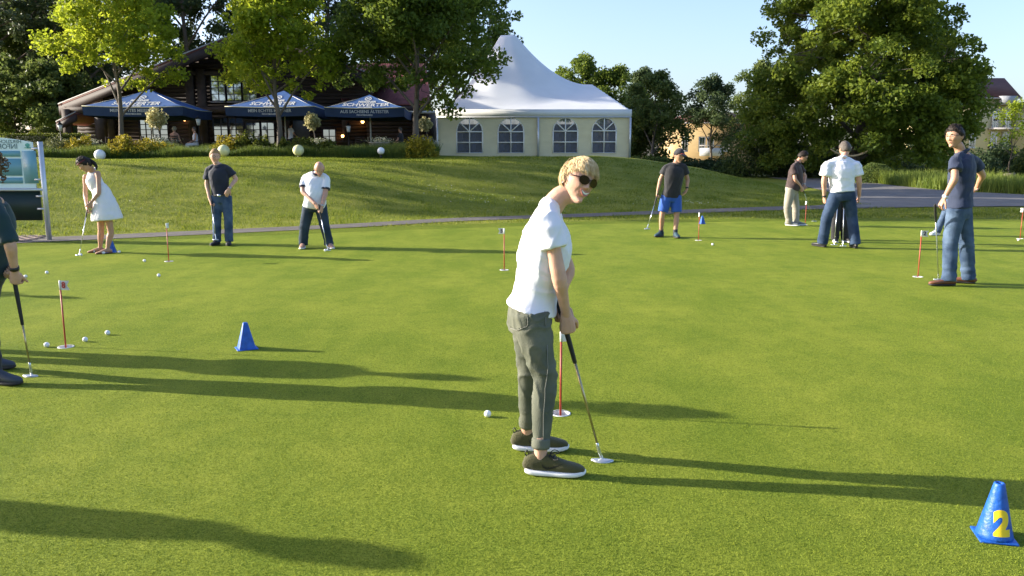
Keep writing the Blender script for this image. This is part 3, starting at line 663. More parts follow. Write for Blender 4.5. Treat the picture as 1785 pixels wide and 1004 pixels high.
parasol(645, 191, 134, 165, 41.0, 'right navy parasol beside the dark maple trunk', ('AUS SACHSENS ÄLTESTER', 'PRIVATBRAUEREI'), rad(2))
# post lanterns
for px, pt, lb in ((104, 213, 'black post lantern in front of the clipped hedge'), (345, 203, 'black post lantern beside the seated person in white'), (607, 215, 'black post lantern under the third parasol')):
    Y = 39.5; p = at(px, pt, Y); g0 = gz(p[0], Y); h = p[2]-g0; r = empty('post_lantern', (p[0], Y, g0)); tag(r, lb, 'street lamp', 'post lanterns')
    MB().cyl((0, 0, -.05), (0, 0, h-.42), .035, .028).cyl((0, 0, -.05), (0, 0, .25), .08, .05).build('post', M_iron, r, True)
    V, F = lathe([(.07, h-.42), (.125, h-.12)], 6); obj('lantern_glass', V, F, mat('frosted_glass', (.55, .56, .55), .3, .05), r)
    V, F = lathe([(.15, h-.12), (.15, h-.10), (.05, h-.01), (.012, h+.05)], 6); obj('lantern_cap', V, F, M_iron, r)
# globe lamps in the bed
M_gw = mat('globe_white', (.80, .81, .83), .35, .03); M_gc = mat('globe_cream', (.68, .66, .36), .35, .03)
for px, py, rpx, m, lb in ((174, 270, 9.2, M_gw, 'white globe lamp above the person in the white dress'), (390, 262.5, 10, M_gc, 'cream globe lamp right of the person in the dark polo'), (520, 262, 9.5, M_gc, 'cream globe lamp left of the person in the white polo'), (664, 263, 6.2, M_gw, 'small white globe lamp half hidden in the bed grass')):
    Y = 34.7; p = at(px, py, Y); R = rpx*Y/FPX; r = empty('globe_lamp', (p[0], Y, gz(p[0], Y))); tag(r, lb, 'lamp', 'globe lamps in the bed'); z = p[2]-r.location[2]
    V, F = ellipsoid((0, 0, z), (R, R, R), nu=32, nv=20); obj('globe', V, F, m, r, True)
    MB().cyl((0, 0, -.05), (0, 0, z-R*.9), .05).build('stem', M_iron, r)
# planters and ball trees
def planter(px, Y, w, h, label, flowers=True, seed=1):
    p = on(px, Y); r = empty('planter', p); tag(r, label, 'planter', 'planters on the terrace')
    V, F = lathe([(w*.36, 0), (w*.42, h*.5), (w*.5, h*.92), (w*.54, h*.93), (w*.54, h), (w*.46, h), (w*.44, h-.06)], 20); obj('pot', V, F, M_stone, r, True)
    if flowers:
        rg = np.random.default_rng(seed); k = 420; P = rg.normal(0, 1, (k, 3))*np.array((w*.28, w*.28, .08))+np.array((0, 0, h+.08)); V, F, t = leaf_quads(P, .07, .05, rg, .4)
        spots('flowers', V, F, leafmat('flower_leaves', (.10, .15, .05), (.55, .55, .45), .3), r, t)['kind'] = 'stuff'
    return p, h
for px, lb, sd in ((155, 'stone planter of flowers left of the first maple trunk', 1), (285, 'stone planter with a ball tree under the first parasol', 2), (553, 'stone planter with a ball tree between the second and third parasols', 3), (662, 'stone planter of flowers left of the dark maple', 4), (742, 'stone planter right of the dark maple trunk', 5)):
    planter(px, 38.6, .95, .62, lb, True, sd)
for px, pyc, rp, lb, Y in ((277, 207, 17, 'variegated ball tree standing in front of the first parasol', 38.6), (546.5, 212, 13.5, 'pale variegated ball tree between the second and third parasols', 38.6), (742, 217, 11.5, 'pale variegated ball tree right of the dark maple trunk', 38.6)):
    p = on(px, Y); zc = at(px, pyc, Y)[2]-p[2]; R = rp*Y/FPX; r = empty('ball_tree', p); tag(r, lb, 'tree', 'variegated ball trees'); rg = np.random.default_rng(int(px))
    MB().add(*tube([(0.15, 0, .5), (.1, 0, zc*.6), (0, 0, zc)], [.03, .025, .02], n=6)).build('trunk', M_bark, r, True)
    d = rg.normal(0, 1, (900, 3)); d /= np.linalg.norm(d, axis=1)[:, None]; kn = np.array([1+.5*mnoise.noise(tuple(x*2.5)) for x in d]); P = d*(R*rg.uniform(.3, 1, 900)**.6*kn)[:, None]+np.array((0, 0, zc))
    V, F, t = leaf_quads(P, .13, .09, rg, .3); spots('crown', V, F, L_var, r, t)
# chairs and tables
M_wood = mat('dark_teak', (.045, .028, .02), .7, .3, 8)
def chair0():
    r = empty('terrace_chair'); MB().box((-.24, -.24, .42), (.24, .24, .46)).build('seat', M_wood, r)
    for sx in (-1, 1):
        for sy in (-1, 1): MB().box((sx*.21-.022, sy*.21-.022, 0), (sx*.21+.022, sy*.21+.022, .42 if sy < 0 else .95)).build('leg', M_wood, r)
        MB().box((sx*.24-.025, -.22, .64), (sx*.24+.025, .2, .67)).build('armrest', M_wood, r)
    for k in range(4): MB().box((-.19, .195, .54+k*.11), (.19, .225, .60+k*.11)).build('back_slat', M_wood, r)
    return r
def table0():
    r = empty('terrace_table'); MB().box((-.55, -.4, .71), (.55, .4, .75)).build('table_top', M_wood, r)
    for sx in (-1, 1):
        for sy in (-1, 1): MB().box((sx*.48-.03, sy*.33-.03, 0), (sx*.48+.03, sy*.33+.03, .71)).build('leg', M_wood, r)
    return r
def clone(o, parent=None):
    c = o.copy(); COL.objects.link(c); c.parent = parent
    for ch in list(o.children): clone(ch, c)
    return c
ch, tb = chair0(), table0()
CH = [(172, 39.6, 95, 'dark wooden terrace chair left of the first maple trunk'), (196, 40.3, 200, 'dark wooden chair just left of the first maple trunk, by the table'), (226, 39.8, 80, 'dark wooden chair right of the first maple trunk'), (243, 40.2, -80, 'dark wooden chair left of the white parasol pole'), (306, 39.6, 185, 'dark chair in which the terrace guest seen from behind sits'), (346, 40.0, -70, 'dark chair in which the person in white sits'), (395, 40.5, 160, 'dark wooden chair below the ground floor windows'), (425, 40.5, -150, 'dark wooden chair between bush and window'), (575, 40.4, 90, 'dark wooden chair right of the ball tree planter'), (628, 40.5, 10, 'dark wooden chair behind the third post lantern'), (690, 40.2, -60, 'dark wooden chair of the seated dark figure')]
for i, (px, Y, a, lb) in enumerate(CH):
    o = ch if i == 0 else clone(ch); o.location = on(px, Y); o.rotation_euler.z = rad(a); tag(o, lb, 'chair', 'chairs on the terrace')
for i, (px, Y, a, lb) in enumerate([(184, 40.6, 5, 'dark terrace table left of the first maple trunk'), (234, 40.8, -5, 'dark terrace table right of the first maple trunk'), (325, 40.4, 0, 'dark terrace table between the two seated people'), (600, 41, 4, 'dark terrace table under the third parasol')]):
    o = tb if i == 0 else clone(tb); o.location = on(px, Y); o.rotation_euler.z = rad(a); tag(o, lb, 'table', 'tables on the terrace')
# clipped hedge, bed, bushes
def hedge(name, label, px0, px1, Y, h, d):
    a, b_ = on(px0, Y), on(px1, Y); r = empty(name, ((a[0]+b_[0])/2, Y, a[2])); tag(r, label, 'hedge'); L = (b_[0]-a[0])/2; rg = np.random.default_rng(3); n = 7000
    P = np.stack([rg.uniform(-L, L, n), rg.uniform(-d, d, n), rg.uniform(0, h, n)], 1); f = rg.integers(0, 4, n)
    P[f == 0, 1] = -d; P[f == 1, 2] = h; P[f == 2, 1] = -d; P += rg.normal(0, .035, P.shape); V, F, t = leaf_quads(P, .085, .06, rg, .3, np.clip(P[:, 2]/h, 0, 1)*0+rg.uniform(.1, .9, n)); spots('foliage', V, F, L_hedge, r, t)
    box('stems', (-L*.97, -d*.8, 0), (L*.97, d*.8, h*.93), mat('hedge_core', (.015, .022, .008), .9), r)
hedge('clipped_hedge', 'long flat topped clipped hedge at the far left', 22, 148, 40.5, 1.05, .55)
shrub('clipped_shrub', 'rounded clipped bush rising above the flat hedge', 'bush', (on(80, 42.5)[0], 42.5, 1.9), (.95, .8, 1.05), L_hedge, 4000, .09, 301, 'clipped shrubs', .12, .05)
for i, (px, Y, rx, rz, lf, lb) in enumerate((
        (140, 36.6, .55, .62, L_yel, 'yellowish bush left of the white globe lamp'), (213, 36.4, .62, .62, L_yel, 'golden bush at the foot of the first maple'), (268, 36.6, .75, .5, L_yel, 'low golden bush under the first parasol pole'), (400, 36.8, .6, .68, L_yel, 'yellow green bush behind the cream globe lamp'), (425, 36.9, .5, .72, L_hedge, 'green bush right of the cream globe lamp'), (457, 36.6, .5, .55, L_hedge, 'small green bush left of the middle maple trunk'),
        (498, 36.7, .35, .5, L_hedge, 'narrow green bush right of the middle maple trunk'), (532, 37.0, .45, .6, L_hedge, 'green bush behind the second cream globe'), (571, 36.4, .5, .5, L_hedge, 'green bush right of the second cream globe'), (733, 36.0, .6, .66, L_yel, 'yellow flowering bush at the left corner of the tent'), (100, 37, .9, .55, L_pale, 'pale grey green bush at the left end of the bed'))):
    shrub('bed_shrub', lb, 'bush', on(px, Y-.7), (rx*1.2, rx*.95, rz*1.25), lf, 3000, .10, 400+i, 'bushes in the terrace bed', .6, .35)
n = 80000; Xb = rng.uniform(on(78, 35.5)[0], on(756, 35.5)[0], n); Yb = 35.0+rng.uniform(0, 1, n)**1.2*3.2
tn = np.array([mnoise.noise((x*.7, y*.9, 0)) for x, y in zip(Xb, Yb)]); P = np.column_stack([Xb, Yb, H(Xb, Yb)])
V, F, t = blades(P, .36+.24*tn+.12*(Yb-35)/3, .028, rng, .3, .35+.7*tn)
tag(spots('bed_grasses', V, F, leafmat('bed_leaf', (.045, .09, .016), (.17, .22, .040), .4), None, t), 'bed of lavender and grasses along the terrace edge', 'plants', kind='stuff')

# ------------------------------------------------------------------ tent
M_cream = mat('cream_canvas', (.66, .59, .38), .75, .06, 1.5, .5, 1.1, stretch=(.9, 1, 1.5), bdist=.10)
M_troof = mat('white_tarpaulin', (.68, .68, .66), .55, .05, .8, .10, 1.0, bdist=.06)
M_alu = mat('aluminium', (.55, .57, .60), .4, .05, metal=.5)
M_whitebar = mat('white_glazing_bar', (.75, .73, .66), .6, .04)
TY = 41.0; tx0, tx1 = at(762, 272, TY)[0], at(1098, 272, TY)[0]; ze = at(900, 203, TY)[2]; zr = at(900, 192, TY)[2]
tent = empty('party_tent', ((tx0+tx1)/2, TY, 1.5)); tag(tent, 'white peaked party tent with cream walls and arched windows', 'tent'); TO = np.array(tent.location)
def tp_(px, py, Y=TY): return at(px, py, Y)-TO
x0, x1 = tx0-TO[0], tx1-TO[0]; z_e, z_r = ze-1.5, zr-1.5; DEP = 10.0; pk = -.22-TO[0]; zs = 8.25-1.5
xm_ = tp_(938, 240)[0]; n = 80; V = []
X = np.linspace(x0, x1, n+1); Yr = np.linspace(0, DEP, n+1)
for y in Yr:
    for x in X:
        dy = min(y, DEP-y)/(DEP/2); dr = (x1-x)/1.45; dl = (x-x0)/3.2
        e = min(dy, dr, dl if dl < 1 else 1); e = max(0, min(1, e)); base = (5.52-1.5-z_r)*e
        r_ = math.hypot(x-pk, y-DEP/2); ad = 3.2*max(0, 1-max(r_, .43)/4.40)**1.75
        ad *= min(1, 1)
        k8 = .04*math.cos(8*math.atan2(y-DEP/2, x-pk))*math.exp(-((r_-2)/1.6)**2)
        V.append((x, y, z_r+base+ad-k8))
obj('roof', V, [(j*(n+1)+i, j*(n+1)+i+1, (j+1)*(n+1)+i+1, (j+1)*(n+1)+i) for j in range(n) for i in range(n)], M_troof, tent, True)
for nm, lo, hi in (('eave_band', (x0-.02, -.05, z_e), (x1+.02, .0, z_r+.04)), ('eave_band', (x0-.05, .002, z_e), (x0-.0, DEP, z_r+.03)), ('eave_band', (x1, .002, z_e), (x1+.05, DEP, z_r+.03))): box(nm, lo, hi, M_troof, tent)
box('eave_beam', (x0, -.062, z_e-.06), (x1, -.004, z_e-.003), M_alu, tent)
xm = tp_(938, 240)[0]
for x in (x0+.03, xm, x1-.03): MB().cyl((x, -.09, -.1), (x, -.09, z_e-.06), .055, n=8).build('leg', M_alu, tent, True)
WIN = [(796, 841), (868, 913), (964, 1007), (1032, 1074)]
def arch(a, b_, z0, z1, k=18):
    c = (a+b_)/2; r = (b_-a)/2; zc = z1-r*1.05
    return [(a, z0), (b_, z0), (b_, zc)]+[(c+r*math.cos(t), zc+r*1.05*math.sin(t)) for t in np.linspace(0, math.pi, k)[1:-1]]+[(a, zc)]
zb, zt = tp_(900, 266.5)[2], tp_(900, 205.5)[2]
def panel(a, b_, wins, y):
    V, F = fill_flat([[(a, -.08), (b_, -.08), (b_, z_e), (a, z_e)]]+[arch(tp_(w0, 240)[0], tp_(w1, 240)[0], zb, zt) for w0, w1 in wins], .006)
    return [(p[0], y+p[2], p[1]) for p in V], F
for a, b_, ws in ((x0+.05, xm, WIN[:2]), (xm+.004, x1-.05, WIN[2:])):
    V, F = panel(a, b_, ws, .03); obj('wall_panel', V, F, M_cream, tent)
def filmmat():
    m, n, l, p = newmat('window_film'); p.inputs['Base Color'].default_value = (.16, .17, .21, 1); p.inputs['Roughness'].default_value = .35
    t = n.new('ShaderNodeBsdfTransparent'); t.inputs[0].default_value = (.7, .72, .78, 1); mx = n.new('ShaderNodeMixShader')
    no = n.new('ShaderNodeTexNoise'); no.inputs['Scale'].default_value = 2.5; rp = n.new('ShaderNodeValToRGB'); rp.color_ramp.elements[0].color = (.3, .3, .3, 1); rp.color_ramp.elements[1].color = (.75, .75, .75, 1)
    l.new(no.outputs[0], rp.inputs[0]); l.new(rp.outputs[0], mx.inputs[0]); l.new(t.outputs[0], mx.inputs[1]); l.new(p.outputs[0], mx.inputs[2]); l.new(mx.outputs[0], n['Material Output'].inputs[0])
    bp = n.new('ShaderNodeBump'); bp.inputs['Strength'].default_value = .4; bp.inputs['Distance'].default_value = .1; l.new(no.outputs[0], bp.inputs['Height']); l.new(bp.outputs[0], p.inputs['Normal'])
    return m
M_film = filmmat()
for w0, w1 in WIN:
    a, b_ = tp_(w0, 240)[0], tp_(w1, 240)[0]; o_ = arch(a, b_, zb, zt); V = [(p[0], .045, p[1]) for p in o_]
    c = (a+b_)/2; r = (b_-a)/2; zc = zt-r*1.05; mb = MB()
    for i in range(len(o_)):
        p, q_ = o_[i], o_[(i+1) % len(o_)]; mb.add(*tube([(p[0], .01, p[1]), (q_[0], .01, q_[1])], [(.035, .02)]*2, side=(0, 1, 0) if 0 else None, n=6, sub=1, cap='flat'))
    bw = .028
    mb.box((c-bw, -.004, zb), (c+bw, .02, zt)); mb.box((a, -.006, zc-bw), (b_, .022, zc+bw)); zq = (zb+zc)/2; mb.box((a, -.006, zq-bw), (b_, .022, zq+bw))
    for s in (-1, 1):
        t0_, t1_ = np.array((c, zc)), np.array((c+s*r*.76, zc+r*.70)); pd = np.array((-(t1_-t0_)[1], (t1_-t0_)[0])); pd = pd/np.linalg.norm(pd)*bw
        V4 = [t0_+pd, t0_-pd, t1_-pd, t1_+pd]; mb.add([(v[0], -.002, v[1]) for v in V4]+[(v[0], .021, v[1]) for v in V4], [(0, 1, 2, 3), (7, 6, 5, 4), (0, 4, 5, 1), (1, 5, 6, 2), (2, 6, 7, 3), (3, 7, 4, 0)])
    w = mb.build('window', M_whitebar, tent)
    zz = [zb, zq, zc]                                    # panes: two lower rows, then the four of the fan
    for i in range(2):
        for j in range(2): xa = a+(b_-a)*i/2; obj('pane', [(xa, .048, zz[j]), (xa+r, .048, zz[j]), (xa+r, .048, zz[j+1]), (xa, .048, zz[j+1])], [(0, 1, 2, 3)], M_film, w)
    for t0_, t1_ in ((0, .77), (.77, math.pi/2), (math.pi/2, math.pi-.77), (math.pi-.77, math.pi)):
        pts = [(c, .048, zc)]+[(c+r*math.cos(t), .048, zc+r*1.05*math.sin(t)) for t in np.linspace(t0_, t1_, 6)]; obj('pane', pts, [tuple(range(7))], M_film, w)
# side and back walls, floor, a leaning brace seen through the film
V = [(x0+.02, .06, -.1), (x0+.02, DEP, -.1), (x0+.02, DEP, z_e), (x0+.02, .06, z_e)]; obj('side_wall', V, [(0, 1, 2, 3)], M_cream, tent)
V = [(x1-.02, .06, -.1), (x1-.02, DEP, -.1), (x1-.02, DEP, z_e), (x1-.02, .06, z_e)]; obj('side_wall', V, [(0, 1, 2, 3)], M_cream, tent)
V = [(x0+.02, DEP, -.1), (x1-.02, DEP, -.1), (x1-.02, DEP, z_e), (x0+.02, DEP, z_e)]; obj('back_wall', V, [(0, 1, 2, 3)], M_cream, tent)
MB().cyl((tp_(966, 262)[0], .35, tp_(966, 262)[2]), (tp_(1072, 212)[0], .35, tp_(1072, 212)[2]), .045, n=6).build('brace', M_alu, tent)

# ------------------------------------------------------------------ houses far right
M_yel = mat('yellow_render', (.60, .50, .27), .85, .06, .6); M_bei = mat('beige_render', (.50, .36, .18), .85, .08, .6)
M_roof2 = mat('brown_red_tile', (.125, .045, .036), .8, .2, 2, .3, 8); M_wfr = mat('white_window_frame', (.65, .65, .63), .5, .05)
M_glass2 = glassmat('far_window_glass', (.6, .65, .7), .5)
def far_house(name, label, px0, px1, pye, Y, depth, py_ridge, px_r0, px_r1, m):
    a = at(px0, pye, Y); b_ = at(px1, pye, Y); o = np.array((a[0], Y, 0.)); r = empty(name, o); tag(r, label, 'house', 'houses at the right'); w = b_[0]-a[0]; ze = a[2]
    box('wall', (0, 0, -.5), (w, depth, ze), m, r)
    zr_ = at(px_r0, py_ridge, Y+depth/2)[2]; r0 = at(px_r0, py_ridge, Y+depth/2)[0]-a[0]; r1 = at(px_r1, py_ridge, Y+depth/2)[0]-a[0]; e = .6
    V = [(-e, -e, ze), (w+e, -e, ze), (w+e, depth+e, ze), (-e, depth+e, ze), (r0, depth/2, zr_), (r1, depth/2, zr_)]
    obj('roof', V, [(0, 1, 5, 4), (1, 2, 5), (2, 3, 4, 5), (3, 0, 4), (3, 2, 1, 0)], M_roof2, r)
    box('gutter', (-e, -e-.1, ze-.12), (w+e, -e+.05, ze+.02), M_trim, r); return r, o
yh, yo = far_house('yellow_house', 'yellow house with red hipped roof at the right edge', 1628, 1767, 171, 95, 11, 136, 1655, 1751, M_yel)
for a, b_, c_, d_ in ((1730, 1740, 193, 222), (1752, 1762, 196, 222), (1727, 1737, 231, 256), (1747, 1757, 231, 256), (1690, 1700, 193, 222), (1690, 1700, 231, 256)):
    window(a, b_, c_, d_, 2, 2, 95-.1, yh, M_glass2, lambda px, py, Y: at(px, py, Y)-yo, M_wfr, 95, M_wfr, .12)
def yb(px0, px1, py0, py1, d0, d1, nm, m):
    a = at(px0, py1, 95)-yo; b_ = at(px1, py0, 95)-yo; box(nm, (a[0], d0, a[2]), (b_[0], d1, b_[2]), m, yh)
yb(1767, 1840, 188, 282, .5, 9, 'side_wing', M_yel); yb(1766, 1842, 178, 188, .2, 9.3, 'wing_roof', mat('grey_slate', (.20, .20, .21), .8)); yb(1722, 1792, 223, 226, -1.2, -.002, 'balcony', M_trim); yb(1722, 1792, 208, 210, -1.2, -1.1, 'balcony_rail', M_iron)
yb(1738, 1766, 168, 183, -.9, -.003, 'dormer', mat('grey_cladding', (.30, .31, .33), .7))
bh, bo = far_house('beige_building', 'beige building with a white balcony seen between the trees', 1178, 1352, 214, 88, 10, 196, 1200, 1330, M_bei)
def bb(px0, px1, py0, py1, d0, d1, nm, m):
    a = at(px0, py1, 88)-bo; b_ = at(px1, py0, 88)-bo; box(nm, (a[0], d0, a[2]), (b_[0], d1, b_[2]), m, bh)
bb(1215, 1256, 258, 272, -1.3, -1.2, 'balcony_panel', mat('balcony_white', (.60, .62, .66), .6)); bb(1215, 1256, 253, 255, -1.3, -1.2, 'balcony_rail', M_trim)
for a, b_, c_, d_ in ((1219, 1228, 240, 262), (1234, 1243, 240, 262), (1190, 1198, 240, 262), (1262, 1270, 240, 262)):
    window(a, b_, c_, d_, 2, 2, 88-.1, bh, M_glass2, lambda px, py, Y: at(px, py, Y)-bo, M_wfr, 88, M_wfr, .12)
# tree stump and hammock bow
V, F = tube([(0, 0, -.1), (.03, 0, .3), (0, .02, .62)], [.42, .33, .30], n=12, sub=3, cap='flat'); s = obj('tree_stump', V, F, M_bark, smooth=True, loc=on(1762, 44)); tag(s, 'grey weathered tree stump standing in the reeds at the right', 'stump')
p = at(1483, 262, 50); r = empty('hammock', (p[0], 50, gz(p[0], 50))); tag(r, 'curved wooden hammock stand behind the head of the person in white', 'hammock'); z0 = p[2]-r.location[2]
MB().add(*tube([(x, 0, z0-.35+.42*(x/1.25)**2) for x in np.linspace(-1.25, 1.25, 9)], [.03, .05, .06, .065, .065, .065, .06, .05, .03], n=8)).build('bow', mat('pale_wood', (.42, .30, .15), .6), r, True)
MB().cyl((-.5, 0, -.05), (-.3, 0, z0-.35), .035).cyl((.5, 0, -.05), (.3, 0, z0-.35), .035).build('stand', M_wood, r)

# ------------------------------------------------------------------ information board at the left
sg = gnd(86, 419); SY = sg[1]; board = empty('information_board', sg); tag(board, 'information board with teal panes and mirrored lettering on a grey post', 'sign')
def bp_(px, py): return at(px, py, SY)-sg
M_bw = mat('board_white', (.66, .80, .78), .45, .04); M_teal = mat('board_teal', (.17, .37, .43), .35, .06, 1); M_dg = mat('board_dark_green', (.006, .020, .014), .5, .1); M_txt = mat('board_ink', (.11, .19, .20), .6); M_emb = mat('board_emblem', (.10, .36, .29), .6)
MB().cyl((0, 0, -.1), (0, 0, bp_(70, 247)[2]), .045, n=16).build('post', M_alu, board, True)
MB().cyl((-2.35, 0, -.1), (-2.35, 0, bp_(70, 247)[2]), .045, n=16).build('post', M_alu, board, True)
zl, zu = bp_(40, 328)[2], bp_(40, 260)[2]; zc_ = bp_(-40, 238)[2]; zs_ = bp_(66, 248)[2]
xr, xl = -.14, -2.2
top = [(xl+(xr-xl)*t, zs_+(zc_-zs_)*(1-(2*t-1)**2)) for t in np.linspace(1, 0, 17)]
V, F = fill_flat([[(xl, zl), (xr, zl)]+top], .018); obj('board_frame', [(x, -.0+z, y) for x, y, z in V], F, M_bw, board)
mb = MB()
pz = [bp_(40, 263)[2], bp_(40, 273)[2], bp_(40, 276.5)[2], bp_(40, 306)[2], bp_(40, 309.5)[2], bp_(40, 319.5)[2]]
px_ = [bp_(64, 290)[0], bp_(42, 290)[0], bp_(38.5, 290)[0], xl+.15]
for i, (a, b_, c_, d_) in enumerate(((px_[1], px_[0]+.02, pz[5], pz[0]), (px_[3], px_[2], pz[1], pz[0]), (px_[3], px_[2], pz[3], pz[2]), (px_[3], px_[2], pz[5], pz[4]))):
    box('pane', (a, -.030, c_), (b_, -.0185, d_), M_teal, board)
for txt, size, pyl, xr_ in (('INFORMATION', .125, 255.5, 32), ('HERZLICH WILLKOMMEN', .088, 247, 38.5)):
    V, F = text_flat(txt, size, .001, align='LEFT'); z = bp_(30, pyl)[2]; obj('lettering', [(bp_(xr_, pyl)[0]-x, -.024, z+y) for x, y, _ in V], [f[::-1] for f in F], M_txt, board)
c = bp_(49, 253); V, F = ellipsoid((c[0], -.024, c[2]), (.042, .004, .035)); MB().add(V, F).box((c[0]-.055, -.028, c[2]-.055), (c[0]+.055, -.020, c[2]-.038)).box((c[0]-.01, -.028, c[2]-.045), (c[0]+.01, -.021, c[2])).build('emblem', M_emb, board)
box('ledge', (xl-.05, -.05, zl-.05), (xr+.12, .03, zl-.004), M_alu, board)
z2, z3 = bp_(40, 333)[2], bp_(40, 384)[2]; box('lower_panel', (xl, -.02, z3), (xr+.05, .02, z2), M_dg, board)
for z in (bp_(70, 259)[2], bp_(70, 313)[2], bp_(70, 342)[2], bp_(70, 364)[2]): MB().cyl((-.15, -.02, z), (0, -.02, z), .018, n=8).build('bracket', M_alu, board)

# ------------------------------------------------------------------ people
def skinmat(name, col):
    m = mat(name, col, .5, .10, 14, .15, 160, spec=.35); p = m.node_tree.nodes['Principled BSDF']
    p.inputs['Subsurface Weight'].default_value = .12; p.inputs['Subsurface Radius'].default_value = (.012, .005, .003); p.inputs['Subsurface Scale'].default_value = .6; return m
S_fair = skinmat('skin_fair', (.56, .33, .23)); S_tan = skinmat('skin_tan', (.46, .26, .165)); S_rose = skinmat('skin_rose', (.54, .30, .21))
M_eye = mat('eye_dark', (.015, .012, .010), .25, .1); M_eyew = mat('eye_white', (.7, .68, .64), .3, .03); M_lip = mat('lips', (.40, .14, .12), .45, .1); M_teeth = mat('teeth', (.80, .77, .70), .25, .03)
def cloth(name, col, var=.12, bump=.10, bs=70, rough=.85): return mat(name, col, rough, var, 5, bump, bs, sheen=.15)
def denim(name, col, col2):
    """worn denim: paler wear patches, fine twill relief"""
    m, n, l, p = newmat(name); tc = n.new('ShaderNodeTexCoord'); a = n.new('ShaderNodeTexNoise'); a.inputs['Scale'].default_value = 5; a.inputs['Detail'].default_value = 6; l.new(tc.outputs['Object'], a.inputs['Vector'])
    rp = n.new('ShaderNodeValToRGB'); rp.color_ramp.elements[0].position = .38; rp.color_ramp.elements[1].position = .72; rp.color_ramp.elements[0].color = col+(1,); rp.color_ramp.elements[1].color = col2+(1,)
    l.new(a.outputs['Fac'], rp.inputs[0]); l.new(rp.outputs[0], p.inputs['Base Color']); p.inputs['Roughness'].default_value = .85; p.inputs['Specular IOR Level'].default_value = .25
    b = n.new('ShaderNodeTexNoise'); b.inputs['Scale'].default_value = 140; l.new(tc.outputs['Object'], b.inputs['Vector']); bp = n.new('ShaderNodeBump'); bp.inputs['Strength'].default_value = .3; bp.inputs['Distance'].default_value = .006
    l.new(b.outputs['Fac'], bp.inputs['Height']); l.new(bp.outputs[0], p.inputs['Normal']); return m
def hairmat(name, c0, c1):
    m, n, l, p = newmat(name); tc = n.new('ShaderNodeTexCoord'); mp = n.new('ShaderNodeMapping'); mp.inputs['Scale'].default_value = (90, 90, 12); a = n.new('ShaderNodeTexNoise'); a.inputs['Scale'].default_value = 1; a.inputs['Detail'].default_value = 4
    l.new(tc.outputs['Object'], mp.inputs[0]); l.new(mp.outputs[0], a.inputs['Vector']); rp = n.new('ShaderNodeValToRGB'); rp.color_ramp.elements[0].position = .3; rp.color_ramp.elements[1].position = .7; rp.color_ramp.elements[0].color = c0+(1,); rp.color_ramp.elements[1].color = c1+(1,)
    l.new(a.outputs['Fac'], rp.inputs[0]); l.new(rp.outputs[0], p.inputs['Base Color']); p.inputs['Roughness'].default_value = .6; p.inputs['Specular IOR Level'].default_value = .2
    bp = n.new('ShaderNodeBump'); bp.inputs['Strength'].default_value = .6; bp.inputs['Distance'].default_value = .006; l.new(a.outputs['Fac'], bp.inputs['Height']); l.new(bp.outputs[0], p.inputs['Normal']); return m
Hr_dark = hairmat('hair_dark', (.010, .008, .007), (.035, .025, .018)); Hr_brown = hairmat('hair_brown', (.07, .045, .025), (.16, .10, .055)); Hr_grey = hairmat('hair_grey', (.06, .05, .042), (.14, .12, .10)); Hr_blond = hairmat('hair_blond', (.44, .30, .13), (.80, .64, .38)); Hr_fair = hairmat('hair_fair', (.20, .12, .055), (.36, .23, .11)); Hr_red = hairmat('hair_curly', (.09, .055, .03), (.26, .17, .10))

def Rz(a): c, s = math.cos(a), math.sin(a); return np.array(((c, -s, 0), (s, c, 0), (0, 0, 1)))
def Rx(a): c, s = math.cos(a), math.sin(a); return np.array(((1, 0, 0), (0, c, -s), (0, s, c)))
def Ry(a): c, s = math.cos(a), math.sin(a); return np.array(((c, 0, s), (0, 1, 0), (-s, 0, c)))
def head_shape(nu, nv, fem=0, smile=0):
    """head in metres, face towards -Y, crown +Z; returns points and faces"""
    D, F = ellipsoid((0, 0, 0), (1, 1, 1), nu=nu, nv=nv); x, y, z = D[:, 0], D[:, 1], D[:, 2]
    X = .0755*x; Y = .098*y; Z = .118*z; fr = y < 0; lo = np.clip(-z, 0, 1)
    X = X*(1-(.36+.06*fem)*lo**1.7); X = X*(1+.05*np.exp(-((z-.25)/.4)**2))
    Y = np.where(fr, -.098*np.abs(y)**.82*(1-.06*np.clip(z, 0, 1)), Y*(1-.42*sm((lo-.2)/.8)))
    Y = Y-np.where(fr, .020*sm((lo-.45)/.5)*np.abs(y)**.3, 0)-.030*sm((lo-.7)/.3)
    g = lambda a, c, w: np.exp(-((a-c)/w)**2); f = sm(np.clip(-y*2.2, 0, 1)); ax = np.abs(X)
    b = np.zeros(len(X))
    pr = np.where(Z > -.027, np.clip((.022-Z)/.049, 0, 1)**1.15, np.clip(1-(-.027-Z)/.013, 0, 1))
    b += (.024-.003*fem)*g(X, 0, .0105)*pr+.007*g(ax, .013, .007)*g(Z, -.027, .009)
    b += -.010*g(ax, .031, .015)*g(Z, .014, .012)+(.004-.003*fem)*g(Z, .032, .010)*g(X, 0, .05)
    b += .0055*g(X, 0, .024)*g(Z, -.057, .010)-.0045*g(Z, -.0565, .0030)*(ax < .026)+.004*g(ax, .043, .018)*g(Z, -.012, .02)
    b += .006*g(X, 0, .020)*g(Z, -.098, .014)-.003*g(X, 0, .03)*g(Z, -.078, .007)
    if smile: b += smile*(.006*g(ax, .040, .014)*g(Z, -.030, .016)-.003*g(ax, .034, .006)*g(Z, -.052, .016))
    Y = Y-b*f
    return np.stack([X, Y, Z], 1), F, D
def hair_line(yn, front, side, back):
    return np.interp(yn, (-1, -.72, -.45, -.12, .10, .35, 1), (front, front, (front*.6+side*.4), side, side-.005, back, back))
